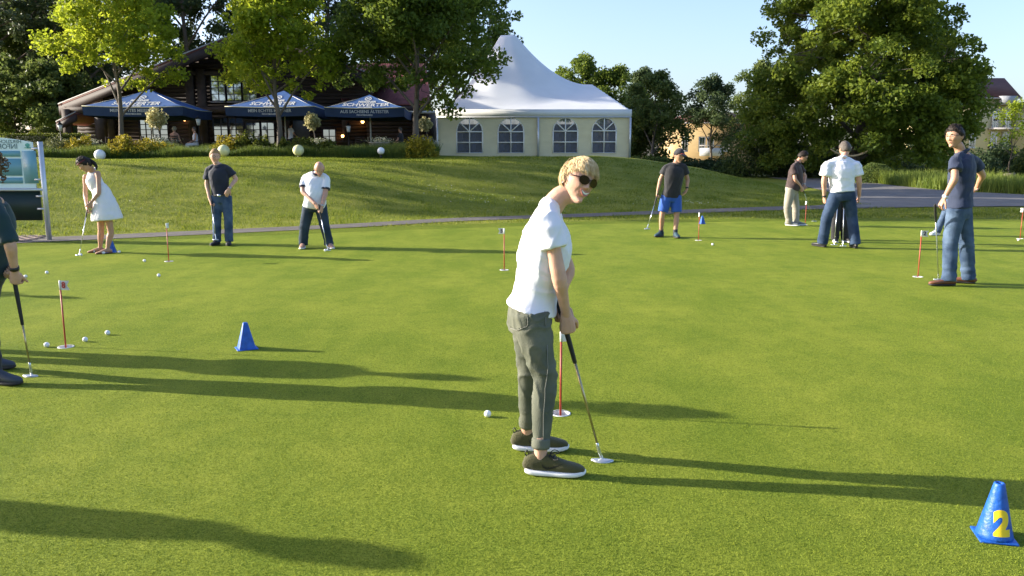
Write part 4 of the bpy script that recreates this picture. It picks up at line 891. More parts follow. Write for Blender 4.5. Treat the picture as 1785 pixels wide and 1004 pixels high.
def hand(mb, wrist, fdir, pn, s=1., curl=55, thumb=1, n=8, spread=1.0):
    """palm, four fingers of unequal length with bent joints, thumb leaving the side of the palm"""
    fdir = nrm(fdir); pn = np.asarray(pn, float); pn = nrm(pn-fdir*np.dot(pn, fdir)); sd = np.cross(fdir, pn)*thumb; w = np.asarray(wrist, float)
    mb.add(*tube([w-fdir*.02*s, w+fdir*.025*s, w+fdir*.06*s, w+fdir*.09*s], [(.026*s, .019*s), (.036*s, .019*s), (.042*s, .017*s), (.040*s, .013*s)], side=sd, n=10, sub=2))
    for k, (o, L, r) in enumerate(((.031, .072, .0088), (.0105, .080, .0092), (-.0105, .075, .0088), (-.031, .060, .0078))):
        p = w+fdir*(.085-.004*abs(k-1.2))*s+sd*o*s*spread; d = fdir.copy(); pts = [p-d*.02*s, p]; rr = [r*s, r*s*1.05]; c = rad(curl)*(.75+.08*k)
        for j, fr_ in enumerate((.45, .31, .24)):
            d = d*math.cos(c)+pn*math.sin(c); pp = pn*math.cos(c)-(d-pn*math.sin(c))/max(math.cos(c), .2)*math.sin(c) if 0 else None
            # rotate the palm normal with the finger so that the joints keep bending inwards
            ax = np.cross(fdir, pn); th = c*(j+1); d = fdir*math.cos(th)+pn*math.sin(th); p = p+d*L*fr_*s; pts.append(p); rr.append(r*s*(.96-.10*j))
        mb.add(*tube(pts, rr, n=n, sub=1))
    p = w+fdir*.022*s+sd*.028*s+pn*.006*s; d = nrm(fdir*.75+sd*.62+pn*.30); q_ = p+d*.040*s; d2 = nrm(fdir*.9+sd*.12+pn*(.25+.5*curl/90)); q2 = q_+d2*.030*s; q3 = q2+nrm(d2+pn*.3)*.024*s
    mb.add(*tube([p-d*.012*s, p, q_, q2, q3], [.012*s, .0135*s, .0108*s, .0095*s, .008*s], n=n, sub=1))
def shoe(root, ankle_ground, yaw, L, mat_up, mat_sole, style='sneaker', sc=1.0, name='shoe', pitchup=0.0):
    """upper and sole; ankle stands above ankle_ground, toe towards yaw (0 = to the camera, 90 = image right)"""
    f = np.array((math.sin(yaw), -math.cos(yaw), 0)); sd = np.array((math.cos(yaw), math.sin(yaw), 0)); g = np.asarray(ankle_ground, float); heel = g-f*L*.24; so = .030*sc if style != 'sandal' else .014
    fl = lambda t, z: heel+f*L*t+np.array((0, 0, z+pitchup*max(0, .55-t)*.12))
    xs_ = (.0, .08, .25, .45, .65, .85, .97, 1.0); w = (.026, .033, .036, .038, .045, .043, .030, .016)
    if style == 'sandal':
        mb = MB(); mb.add(*tube([fl(t, .008) for t in xs_], [(w_*sc*.85, .007) for w_ in w], side=sd, n=14, sub=2)); o = mb.build(name, mat_sole, root, True)
        mb = MB()
        mb.add(*tube([fl(.62, .012)-sd*.045*sc, fl(.6, .06*sc), fl(.62, .012)+sd*.045*sc], [(.012, .006)]*3, n=6, sub=4)); mb.add(*tube([fl(.2, .09*sc)-sd*.035*sc, fl(.36, .095*sc), fl(.2, .09*sc)+sd*.035*sc, fl(.04, .09*sc), fl(.2, .09*sc)-sd*.035*sc], [(.009, .005)]*5, n=6, sub=4)); mb.build('strap', mat_up, o, True); return o
    hh = {'sneaker': (.058, .092, .098, .082, .060, .046, .034, .018), 'loafer': (.055, .070, .066, .058, .048, .040, .030, .016), 'boot': (.06, .115, .12, .092, .062, .048, .036, .02)}[style]
    mb = MB(); mb.add(*tube([fl(t, so*.6+h*sc*.5) for t, h in zip(xs_, hh)], [(w_*sc*.95, h*sc*.5) for w_, h in zip(w, hh)], side=sd, n=18, sub=3, sq=.85)); o = mb.build(name, mat_up, root, True)
    lift = (.014, .004, 0, 0, 0, .002, .012, .02) if style == 'sneaker' else (.0,)*8
    mb = MB(); mb.add(*tube([fl(t, so*.5+.001+l_*.6) for t, l_ in zip(xs_, lift)], [(w_*sc*1.06, so*.5*(1 if style == 'sneaker' else .6)) for w_ in w], side=sd, n=18, sub=3, sq=.6)); mb.build('sole', mat_sole, o, True); return o

def displace(V, N, amp, freq, seed=0., lim=None, aniso=(1, 1, 1)):
    a = np.array([mnoise.noise((v[0]*freq*aniso[0]+seed, v[1]*freq*aniso[1], v[2]*freq*aniso[2])) for v in V]); a = a*amp
    if lim is not None: a = a*lim
    return V+N*a[:, None]
def folds(V, N, amp, freq, dirv, seed=0., lim=None):
    """soft cloth folds: ridges that run along dirv"""
    d = nrm(dirv); a = nrm(np.cross(d, (0.31, .9, .17))); b = np.cross(d, a); r = np.empty(len(V))
    for i, v in enumerate(V):
        w = mnoise.noise((v[0]*3+seed, v[1]*3, v[2]*3))*.5
        r[i] = 1-abs(mnoise.noise((float(np.dot(v, a))*freq+w+seed, float(np.dot(v, b))*freq, float(np.dot(v, d))*freq*.22)))*2.2
    r = np.clip(r, -.2, 1)**3*amp
    return V+N*(r if lim is None else r*lim)[:, None]
def putter(label, top, head, L_grip=.26, face=None, shaft=None, mallet=True, group='putters', lift=0):
    """grip, shaft, hosel and head, from the top of the grip to the head"""
    top = np.asarray(top, float); head = np.asarray(head, float); d = nrm(head-top); Ln = np.linalg.norm(head-top); r = empty('putter', head); tag(r, label, 'putter', group); T = top-head
    MB().add(*tube([T, T+d*L_grip*.5, T+d*L_grip], [.0145, .0135, .0105], n=10)).build('grip', M_gripk, r, True)
    MB().add(*tube([T+d*L_grip*.98, -d*.10], [.0075, .0055], n=8, sub=1, cap='flat')).build('shaft', shaft or M_chrome, r, True)
    fc = nrm((d[0], d[1], 0)) if face is None else nrm(face); sd = np.cross(fc, (0, 0, 1))
    mb = MB(); mb.add(*tube([-d*.105, -d*.05, np.array((0, 0, .022))], [.008, .0085, .008], n=8)); mb.build('hosel', M_chrome, r, True)
    o_ = np.array((0, 0, .013)); mb = MB()
    pts = [o_-fc*.052+fc*.104*t for t in np.linspace(0, 1, 9)]; wd = [.010, .026, .036, .042, .044, .042, .036, .026, .010] if mallet else [.012]*9
    mb.add(*tube([p+sd*.014 for p in pts], [(w_*.72, .011) for w_ in wd], side=sd, n=12, sub=2)); mb.build('putter_head', M_phead, r, True); return r
M_gripk = mat('grip_rubber', (.012, .012, .013), .6, .1, bump=.3, bscale=200); M_chrome = mat('chrome_shaft', (.62, .66, .70), .22, .03, metal=.85); M_gold = mat('gold_shaft', (.42, .36, .20), .25, .05, metal=.8); M_phead = mat('putter_steel', (.50, .53, .57), .3, .06, metal=.7)
M_sole_w = mat('sole_white', (.74, .74, .73), .6, .05); M_sole_k = mat('sole_black', (.02, .02, .02), .7, .1); M_black = mat('shoe_black', (.014, .014, .015), .5, .15)

def person(label, s):
    """one figure: s holds joints as photo pixels with depth offsets, builds, clothes"""
    k = s.get('h', 1.0); vox = s.get('vox', .013); fat = s.get('fat', 1.0); fem = s.get('fem', 0)
    if 'org' in s: o_, Y0 = s['org'], s['org'][1]
    feet = s['feet']                                    # ((px,py),yaw) or world points
    G = [gnd(*f[0]) if len(f[0]) == 2 else np.array(f[0], float) for f in feet]
    Y0 = s.get('Y', (G[0][1]+G[1][1])/2); c0 = (G[0]+G[1])/2; zb_ = s.get('z0', 0.0)+.012
    for g_ in G: g_[2] = s.get('z0', 0.0)+.012
    root = empty('person', (c0[0], c0[1], zb_)); tag(root, label, 'person', s.get('group', 'golfers on the putting green')); O = np.array(root.location)
    J = lambda a: at(a[0], a[1], Y0+(a[2] if len(a) > 2 else 0))-O if s.get('pix', True) else np.array(a, float)-O
    G = [g_-O for g_ in G]
    byaw = rad(s['yaw']); fwd = np.array((math.sin(byaw), -math.cos(byaw), 0)); lat = np.array((math.cos(byaw), math.sin(byaw), 0))
    hip = [J(a) for a in s['hip']]; sh = [J(a) for a in s['sh']]; el = [J(a) for a in s['el']]; wr = [J(a) for a in s['wr']]; kn = [J(a) for a in s['kn']]
    fyaw = [rad(f[1]) for f in feet]; ank = [g_+np.array((0, 0, .085*k+(.0 if len(f) < 3 else f[2]))) for g_, f in zip(G, feet)]
    pel = (hip[0]+hip[1])/2; shc = (sh[0]+sh[1])/2; u0 = nrm(shc-pel); sg_ = np.sign(np.dot(np.array((math.cos(byaw), math.sin(byaw), 0)), hip[1]-hip[0])+1e-9); hip = [pel+(q_-pel)*.4+lat*sg_*(-1, 1)[i_]*.052*k for i_, q_ in enumerate(hip)]; sh = [shc+(q_-shc)*.88-u0*.022*k for q_ in sh]; neck = J(s['neck']) if 'neck' in s else shc+np.array((0, 0, .05*k))
    hd = J(s['head']); hy, hpi, hr = [rad(a) for a in s['hrot']]; HM = Rz(hy)@Rx(hpi)@Ry(hr); hs = s.get('hs', 1.0)*k
    up = nrm(shc-pel); T = np.linalg.norm(shc-pel); fl = nrm(fwd-up*np.dot(fwd, up))
    bl = s.get('bel', 0)*.04
    def torso(f, lo=-.10, neckr=.058, top=True):
        # pelvis, waist, ribs, chest, shoulder line, neck
        A = [(-.12, .155, .105, 0), (.02, .168-.004*fem, .120+bl*.4, -.004+bl*.2), (.22, .150-.016*fem, .112+bl, .004+bl*.6), (.45, .152-.012*fem, .115+bl*.9, .008+bl*.6), (.68, .166-.012*fem, .122+bl*.3+.012*fem, .010), (.86, .168-.014*fem, .108, .0), (.97, .135-.012*fem, .080, -.006), (1.06, .075, .062, -.004)]
        A = [(lo,)+tuple(np.interp(lo, [q_[0] for q_ in A], [q_[j] for q_ in A]) for j in (1, 2, 3))]+[a for a in A if a[0] > lo+.03]
        P = [pel+up*T*a[0]+fl*a[3]*k for a in A]; R_ = [(a[1]*k*f*fat, a[2]*k*f*fat) for a in A]
        sv = nrm(sh[1]-sh[0])*.5+lat*.5*np.sign(np.dot(lat, sh[1]-sh[0])); hv = lat*np.sign(np.dot(lat, hip[1]-hip[0])+1e-9)
        ss = [nrm(hv*(1-min(1, max(0, a[0])))+sv*min(1, max(0, a[0]))) for a in A]
        return P, R_, np.array(ss)
    arm_r = (.052, .046, .040, .041, .034, .025); af = s.get('armf', 1.0)*k
    hx = .065*k
    # --- body: one continuous skin surface from crown to ankles
    mb = MB(); P, R_, S_ = torso(.80, .12); mb.add(*tube(P, R_, side=S_, n=18, sub=3))
    hn = hd+HM@np.array((0, .012, -.07))*hs; mb.add(*tube([neck-up*.05*k+fl*.0, (neck+hn)/2+fl*-.004, hn], [(.060*k, .060*k), (.052*k, .054*k), (.050*k, .053*k)], side=lat, n=14, sub=3))
    for i in range(2):
        m1 = sh[i]*.5+el[i]*.5; m2 = el[i]*.62+wr[i]*.38
        mb.add(*tube([sh[i]*.9+shc*.1, sh[i]*.8+el[i]*.2, m1, el[i], m2, wr[i]], [r*af for r in arm_r], n=12, sub=3))
        lf = s.get('legf', 1.0)*k
        mb.add(*tube([hip[i], hip[i]*.55+kn[i]*.45, kn[i], kn[i]*.68+ank[i]*.32, ank[i]+np.array((0, 0, .02)), ank[i]-np.array((0, 0, .03))], [.078*lf, .068*lf, .050*lf, .052*lf, .033*lf, .026*lf], n=12, sub=3))
        if s['shoe'].get('style') == 'sandal': ff = np.array((math.sin(fyaw[i]), -math.cos(fyaw[i]), 0)); mb.add(*tube([G[i]-ff*.045+np.array((0, 0, .035)), G[i]+np.array((0, 0, .05)), G[i]+ff*.07+np.array((0, 0, .042)), G[i]+ff*.15+np.array((0, 0, .026)), G[i]+ff*.185+np.array((0, 0, .02))], [(.024, .026), (.028, .036), (.032, .028), (.034, .014), (.026, .010)], side=(math.cos(fyaw[i]), math.sin(fyaw[i]), 0), n=12, sub=3))
    V, F, N = remesh(mb, vox*.8, 4); body = MB(); body.add(V, F, 0)
    nu, nv = s.get('hres', (40, 34)); HV, HF, HD = head_shape(nu, nv, fem, s.get('smile', 0)); body.add(hd+(HV@HM.T)*hs, HF, 0)
    for sx in (-1, 1):
        EV, EF = ellipsoid((0, 0, 0), (.008, .018, .031), nu=12, nv=8); EV[:, 0] += .004*np.sign(EV[:, 1]); EV = EV@(Rz(sx*-.35)@Rx(-.15)).T+np.array((sx*.0765, .010, -.004)); body.add(hd+(EV@HM.T)*hs, EF, 0)
        if s.get('eyes', True):
            EV, EF = ellipsoid((sx*.031, -.0825, .013), (.0125, .009, .0065), nu=10, nv=6); body.add(hd+(EV@HM.T)*hs, EF, 2); EV, EF = ellipsoid((sx*.031, -.0885, .013), (.006, .005, .0062), nu=8, nv=6); body.add(hd+(EV@HM.T)*hs, EF, 1)
    if not s.get('smile', 0) or s.get('lips', True):
        ln = [(x, -.0935-.006+.10*x*x*40*.06, -.0565+(.25*x*x/.02 if s.get('smile') else 0)*.9) for x in np.linspace(-.022, .022, 7)]; EV, EF = tube([np.array(p) for p in ln], [.0015, .003, .0038, .004, .0038, .003, .0015], n=6, sub=1); body.add(hd+(EV@HM.T)*hs, EF, 3)
    for i in range(2):
        hsp = s['hand'][i]; pn = np.array(hsp[1], float); fd = J(hsp[0])-wr[i]
        hb = MB(); hand(hb, wr[i], fd, pn, k*s.get('hands', 1.0), hsp[2], hsp[3]); V, F, N = remesh(hb, s.get('hvox', .0055), s.get('hit', 2)); body.add(V, F, 0)
    bo_ = body.build('body', None, root, True, mats=[s['skin'], M_eye, M_eyew, M_lip])
    # --- shirt (or dress)
    if s.get('shirt'):
        st = s['shirt']; mb = MB(); P, R_, S_ = torso(1.04*st.get('f', 1.0), st.get('lo', -.02)); P = list(P); R_ = list(R_)
        R_[-1] = (R_[-1][0]*1.02, R_[-1][1]*1.04); R_[0] = (R_[0][0]*st.get('flare', 1.0), R_[0][1]*st.get('flare', 1.0))
        if 'skirt' in st:
            q_ = [J(a) for a in st['skirt']]; R0 = st['skr']; P = q_[::-1]+P[1:]; R_ = [(r[0]*k, r[1]*k) for r in R0[::-1]]+R_[1:]; S_ = np.vstack([np.tile(lat, (len(q_), 1)), S_[1:]])
        mb.add(*tube(P, R_, side=S_, n=24, sub=4, cap='flat'))
        sl = st.get('sleeve', .62)
        for i in range(2):
            if sl <= 0: continue
            e = sh[i]*(1-sl)+el[i]*sl if sl <= 1 else el[i]*(2-sl)+wr[i]*(sl-1); r0 = .9*st.get('sr', .066)*k*fat**.5
            mb.add(*tube([shc*.5+sh[i]*.5-up*.03*k, sh[i]-up*.008*k, sh[i]*.5+e*.5, e], [.060*k, r0*.90, r0, r0*st.get('hem', 1.02)], n=16, sub=3, cap='flat')); mb.add(*tube([neck-up*.035*k, neck*.5+sh[i]*.5-up*.006*k, sh[i]], [(.060*k, .052*k), (.058*k, .046*k), (.050*k, .048*k)], side=lat, n=12, sub=3))
        V, F, N = remesh(mb, vox, st.get('it', 4)); w = st.get('wr', .006); hl_ = np.clip(((V-P[0])@nrm(P[1]-P[0]))/.10, .12, 1) if 'skirt' not in st else np.ones(len(V))
        V = displace(V, N, w, 7, s.get('seed', 1), hl_, (1, 1, 1.6)); V = displace(V, N, w*.4, 17, 3, hl_, (1.2, 1.2, .7))
        for dv, sd_ in st.get('folds', (((.35, .1, 1), 2.),)): V = folds(V, N, st.get('fa', .006), st.get('ff', 9), dv, sd_+s.get('seed', 1), hl_)
        sho = obj(st.get('name', 'shirt'), V, F, st['m'], root, True)
        if st.get('collar'):
            cb = neck-up*.014*k; ang = np.linspace(0, 2*math.pi, 15); cp = [cb+(lat*math.cos(a)*.066+fl*math.sin(a)*.070)*k+up*(-.030*math.sin(a)+.006)*k for a in ang]
            MB().add(*tube(cp, [(.017*k, .007*k)]*15, side=up, n=8, sub=2)).build('collar', st['collar'], sho, True)
        if st.get('cuff'):
            for i in range(2):
                e = sh[i]*(1-sl)+el[i]*sl; d = nrm(el[i]-sh[i]); rr = .9*st.get('sr', .066)*k*fat**.5*st.get('hem', 1.02)*1.02; MB().add(*tube([e-d*.012, e+d*.010], [rr, rr], n=18, sub=1, cap='flat')).build('cuff', st['cuff'], sho, True)
    # --- trousers or shorts
    if s.get('legs'):
        lg = s['legs']; mb = MB(); A = pel+up*T*lg.get('top', .17); f = lg.get('f', 1.0); sv = nrm(hip[1]-hip[0]) if np.linalg.norm(hip[1]-hip[0]) > .03 else lat
        if abs(np.dot(sv, lat)) < .4: sv = lat
        mb.add(*tube([pel-up*.09*k, pel, A], [(.150*k*fat, .105*k*fat), (.172*k*fat, .122*k*fat+bl*k*.4), ((.165 if lg.get('belt') else .146)*k*fat, (.116 if lg.get('belt') else .100)*k*fat+bl*k*.6)], side=lat, n=20, sub=3, cap='flat'))
        for i in range(2):
            en = ank[i]+np.array((0, 0, lg.get('end', -.03))) if lg.get('len', 1) == 1 else hip[i]*(1-lg['len'])+kn[i]*lg['len']; r = [a*k*f for a in lg.get('r', (.098, .088, .072, .070, .066, .068))]
            if lg.get('len', 1) == 1: pts = [hip[i]+up*.03, hip[i]*.6+kn[i]*.4, kn[i], kn[i]*.6+ank[i]*.4, kn[i]*.25+ank[i]*.75, en]
            else: pts = [hip[i]+up*.03, hip[i]*.6+en*.4, en]; r = [a*k*f for a in lg['r']]
            mb.add(*tube(pts, r, side=lat, n=16, sub=4, cap='flat'))
        V, F, N = remesh(mb, vox, 4); kz = np.min([np.abs(V[:, 2]-q_[2]) for q_ in kn], axis=0); az = np.min([np.abs(V[:, 2]-q_[2]-.05) for q_ in ank], axis=0)
        V = displace(V, N, lg.get('wr', .007), 9, s.get('seed', 1)+9, .3+.9*np.exp(-(kz/.10)**2)+1.2*np.exp(-(az/.10)**2), (1, 1, 2.2))
        if lg.get('knee'): V = folds(V, N, lg['knee'], 13, lat+fl*.4+up*.25, 5., np.exp(-(kz/.13)**2)+.8*np.exp(-(((V-pel)@up)/.12)**2)+.35)
        obj(lg.get('name', 'trousers'), V, F, lg['m'], root, True)
        if lg.get('belt'):
            bz = A-up*.02; MB().add(*tube([bz-up*.018, bz+up*.018], [(.170*k*fat, .121*k*fat+bl*k*.5)]*2, side=lat, n=24, sub=1, cap='flat')).build('belt', lg['belt'], root, True)
            c_ = bz+fl*(.121*k*fat+bl*k*.5); a1 = c_+lat*.028-up*.02; MB().add([c_-lat*.028-up*.02+fl*.008, c_+lat*.028-up*.02+fl*.008, c_+lat*.028+up*.02+fl*.008, c_-lat*.028+up*.02+fl*.008, c_-lat*.028-up*.02-fl*.01, c_+lat*.028-up*.02-fl*.01, c_+lat*.028+up*.02-fl*.01, c_-lat*.028+up*.02-fl*.01], [(0, 1, 2, 3), (0, 4, 5, 1), (1, 5, 6, 2), (2, 6, 7, 3), (3, 7, 4, 0)]).build('belt_buckle', M_chrome, root)
    # --- shoes
    for i in range(2):
        so = s['shoe']; shoe(root, G[i], fyaw[i], so.get('L', .285)*k, so['up'], so['sole'], so.get('style', 'sneaker'), k*so.get('w', 1.0))
        if so.get('sock'):
            MB().add(*tube([ank[i]-np.array((0, 0, .03)), ank[i]+np.array((0, 0, .07))], [.043*k, .044*k], n=12, sub=1, cap='flat')).build('sock', so['sock'], root, True)
    # --- hair
    hw = s.get('hair')
    if hw:
        fr_, si, ba = hw.get('line', (.062, .000, -.062)); yn = HD[:, 1]; line = hair_line(yn, fr_, si, ba); msk = sm((HV[:, 2]-line)/.030)
        tn = np.array([mnoise.noise((v[0]*60, v[1]*60, v[2]*22)) for v in HV]); nn_ = HV/np.linalg.norm(HV, axis=1)[:, None]
        V = HV*1.004+nn_*(msk*(hw.get('t', .014)*(1+hw.get('rel', .35)*tn)))[:, None]; V[:, 2] += msk*hw.get('top', .004)*np.clip(HD[:, 2], 0, 1)
        Fh = [f for f in HF if min(msk[i_] for i_ in f) > 0.0 or max(msk[i_] for i_ in f) > .25]
        used = sorted({i_ for f in Fh for i_ in f}); rm = {a: b_ for b_, a in enumerate(used)}
        mh = MB(); mh.add(hd+(V[used]@HM.T)*hs, [tuple(rm[i_] for i_ in f) for f in Fh])
        rg = np.random.default_rng(s.get('seed', 1)+50)
        if 'tail' in hw: mh.add(*tube([hd+(HM@np.array(p))*hs for p in hw['tail']], [r_*hs for r_ in hw['tailr']], n=10, sub=3))
        if hw.get('locks'):
            cand = np.where(msk > .35)[0]
            for q_ in rg.choice(cand, hw['locks']):
                p = V[q_]; nq = nn_[q_]; d = np.array(hw.get('dir', (0, -.2, -1)))+rg.normal(0, hw.get('mess', .35), 3); d = nrm(d-nq*np.dot(d, nq)); Lk = hw.get('ll', .045)*rg.uniform(.6, 1.2)
                if (p+d*Lk*1.1)[2] < np.interp(HD[q_, 1], (-1, -.3, 0, .3, 1), (fr_-.012, fr_-.012, si-.012, ba-.008, ba-.01)): continue
                lf_ = rg.uniform(0, hw.get('loose', .0)); pts = [p-nq*.004, p+d*Lk*.4+nq*(.006+lf_*.4), p+d*Lk*.8+nq*(.003+lf_)-nq*Lk*.10, p+d*Lk*1.15-nq*(Lk*.28-lf_)]; rr = hw.get('lr', .006)*rg.uniform(.7, 1.2); mh.add(*tube([hd+(HM@p_)*hs for p_ in pts], [(rr*hs, rr*.5*hs), (rr*hs, rr*.6*hs), (rr*.7*hs, rr*.45*hs), (rr*.12*hs, rr*.1*hs)], side=HM@np.cross(nq, d), n=hw.get('ln', 6), sub=hw.get('ls', 2)))
        if hw.get('curls'):
            cand = np.where(msk > .3)[0]
            for q_ in rg.choice(cand, hw['curls']):
                c_ = V[q_]+nn_[q_]*rg.uniform(0, .04); a0 = rg.uniform(0, 6.28); r_ = rg.uniform(.008, .016); ax1 = nrm(rg.normal(0, 1, 3)); ax2 = nrm(np.cross(ax1, rg.normal(0, 1, 3))); ax3 = np.cross(ax1, ax2)
                pts = [c_+(ax1*math.cos(a0+t)+ax2*math.sin(a0+t))*r_+ax3*(t*.004) for t in np.linspace(0, 7, 9)]; mh.add(*tube([hd+(HM@p_)*hs for p_ in pts], [.0035*hs]*9, n=5, sub=1, cap='flat'))
        mh.build('hair', hw['m'], root, True)
    if s.get('brow', True) and hw:
        mb = MB()
        for sx in (-1, 1): mb.add(*tube([hd+(HM@np.array(p))*hs for p in ((sx*.014, -.0955, .027), (sx*.030, -.0925, .032), (sx*.046, -.080, .027))], [(.0035, .002), (.0042, .0022), (.002, .0015)], n=6, sub=3))
        mb.build('eyebrows', hw['m'], root, True)
    # --- glasses
    if s.get('glasses'):
        gs = s['glasses']; mb = MB(); lens = MB(); rx, rz_ = gs.get('r', (.024, .019))
        for sx in (-1, 1):
            cs = np.array((sx*.032, -.1035, .010)); ang = np.linspace(0, 2*math.pi, 19); pts = [cs+np.array((math.cos(a)*rx+.0*sx, (math.cos(a)*sx*.35+.0)*.02*1.2, math.sin(a)*rz_*(1.0 if math.sin(a) < 0 else .85))) for a in ang]
            mb.add(*tube([hd+(HM@p)*hs for p in pts], [gs.get('w', .0022)*hs]*19, n=6, sub=1, cap='flat'))
            lens.add([hd+(HM@cs)*hs]+[hd+(HM@p)*hs for p in pts[:-1]], [(0, 1+i_, 1+(i_+1) % 18) for i_ in range(18)])
            mb.add(*tube([hd+(HM@np.array(p))*hs for p in ((sx*.055, -.093, .016), (sx*.078, -.05, .014), (sx*.0805, .008, .012), (sx*.079, .022, .0))], [gs.get('w', .0022)*hs*1.1]*4, n=6, sub=3))
        mb.add(*tube([hd+(HM@np.array(p))*hs for p in ((-.010, -.108, .013), (0, -.111, .016), (.010, -.108, .013))], [gs.get('w', .0022)*hs]*3, n=6, sub=2))
        g_ = mb.build('glasses', gs['m'], root, True); 
        if gs.get('lens'): lens.build('lenses', gs['lens'], g_, True)
    if s.get('cap'):
        V = HV*1.0; msk = sm((HV[:, 2]-hair_line(HD[:, 1], .040, .022, -.005))/.012); nn_ = HV/np.linalg.norm(HV, axis=1)[:, None]; V = HV+nn_*(msk*.017)[:, None]; V[:, 2] += .010*np.clip(HD[:, 2], 0, 1)
        Fh = [f for f in HF if min(msk[i_] for i_ in f) > 0]; used = sorted({i_ for f in Fh for i_ in f}); rm = {a: b_ for b_, a in enumerate(used)}
        mb = MB(); mb.add(hd+(V[used]@HM.T)*hs, [tuple(rm[i_] for i_ in f) for f in Fh]); cp_ = mb.build('cap', s['cap'], root, True)
        mb = MB(); mb.add(*tube([hd+(HM@np.array(p))*hs for p in ((0, -.085, .050), (0, -.125, .048), (0, -.165, .036))], [(.072*hs, .007*hs), (.070*hs, .005*hs), (.042*hs, .003*hs)], side=HM@np.array((1., 0, 0)), n=16, sub=3)); mb.build('cap_peak', s['cap'], cp_, True)
    for i, m in s.get('watch', ()):
        d = nrm(wr[i]-el[i]); c_ = wr[i]-d*.025; MB().add(*tube([c_-d*.013, c_+d*.013], [.032*k, .031*k], n=14, sub=1, cap='flat')).build('wrist_band', m, root, True)
    s['out'] = dict(root=root, O=O, wr=wr, el=el, sh=sh, hip=hip, kn=kn, ank=ank, pel=pel, up=up, fl=fl, lat=lat, hd=hd, HM=HM, hs=hs, Y0=Y0, J=J, k=k, T=T)
    return root

# ------------------------------------------------------------------ the golfers
M_khaki = denim('grey_green_denim', (.085, .094, .068), (.165, .168, .128)); M_tee = cloth('white_tee', (.74, .75, .79), .03, .08, 40)
M_olive = cloth('olive_mesh', (.055, .052, .013), .2, .35, 160); M_den = denim('blue_denim', (.030, .055, .105), (.10, .15, .23)); M_dend = denim('dark_denim', (.020, .038, .078), (.050, .082, .145)); M_denp = denim('petrol_denim', (.018, .032, .050), (.045, .065, .09))
M_polo = cloth('navy_polo', (.009, .013, .026)); M_wpolo = cloth('white_polo', (.70, .72, .76), .03); M_brownp = cloth('brown_polo', (.042, .022, .020)); M_blk = cloth('black_shirt', (.014, .014, .017)); M_wsh = cloth('white_shirt', (.74, .76, .82), .03); M_nav = cloth('navy_shirt', (.013, .024, .060), .15); M_teal_sh = cloth('dark_green_shirt', (.006, .030, .034)); M_dress = cloth('white_dress', (.72, .71, .70), .03, .3, 50)
M_short = cloth('blue_shorts', (.020, .085, .36)); M_beige = cloth('beige_trousers', (.30, .27, .215), .12); M_blkt = cloth('black_trousers', (.010, .010, .012)); M_collar = cloth('navy_collar', (.012, .016, .045)); M_brn = mat('brown_leather', (.15, .06, .028), .45, .2, 12); M_belt = mat('belt_leather', (.05, .045, .03), .5); M_teals = mat('shoe_teal', (.020, .055, .075), .7, .2); M_greys = mat('shoe_grey', (.16, .18, .19), .7, .3, 30); M_tans = mat('shoe_tan', (.42, .24, .17), .6, .2); M_sw = mat('sandal_white', (.62, .56, .50), .5); M_band = mat('band_black', (.012, .012, .012), .5); M_wband = mat('band_white', (.75, .75, .75), .4); M_steel = mat('watch_steel', (.45, .45, .45), .3, metal=.8); M_capm = cloth('cap_dark', (.018, .018, .024)); M_sock = cloth('sock_dark', (.02, .025, .032)); M_gfr = mat('glasses_frame', (.02, .018, .016), .35); M_slens = mat('sun_lens', (.016, .006, .006), .12, .1, spec=.35)
down = (0, 0, -1)

hero = dict(h=.97, vox=.0075, fat=.93, fem=1, yaw=86, seed=4, hvox=.0032, hit=1, hres=(110, 90), smile=1.0, eyes=False, lips=False, hs=.925, skin=S_fair, armf=.93,
    feet=(((942, 831), 84), ((919, 788), 88)), hip=((925, 552, -.085), (923, 549, .085)), kn=((949, 656, -.11), (922, 640, .07)), sh=((958, 384, -.155), (957, 376, .155)), neck=(960, 350, 0),
    el=((975, 486, -.15), (990, 470, .15)), wr=((987, 549, -.055), (974, 528, .06)), hand=(((992, 590, -.045), (-.15, 1, 0), 72, 1), ((981, 560, .03), (-.1, -1, 0), 72, -1)), head=(1006.5, 315, -.01), hrot=(30, 6, 19),
    shirt=dict(m=M_tee, f=1.03, sleeve=.42, sr=.074, hem=1.10, lo=.07, flare=1.16, wr=.007, name='shirt', it=4, fa=.0065, ff=10, folds=(((.55, 0, 1), 1.), ((-.9, .1, .6), 7.))), legs=dict(m=M_khaki, top=.17, r=(.098, .090, .063, .057, .046, .043), end=.050, wr=.004, f=.95, knee=.007), shoe=dict(up=M_olive, sole=M_sole_w, style='sneaker', L=.285), 
    hair=dict(m=Hr_blond, line=(.052, .014, -.066), t=.004, rel=.2, top=.006, locks=4600, dir=(.45, -.40, -.65), mess=.14, ll=.046, lr=.0021, ln=4, ls=1, loose=.004), brow=False, glasses=dict(m=mat('tortoise_frame', (.035, .012, .010), .25, .3, 60), lens=M_slens, r=(.0295, .0260), w=.0030))
person('person in white t-shirt, olive jeans and sunglasses putting in the foreground, smiling', hero)
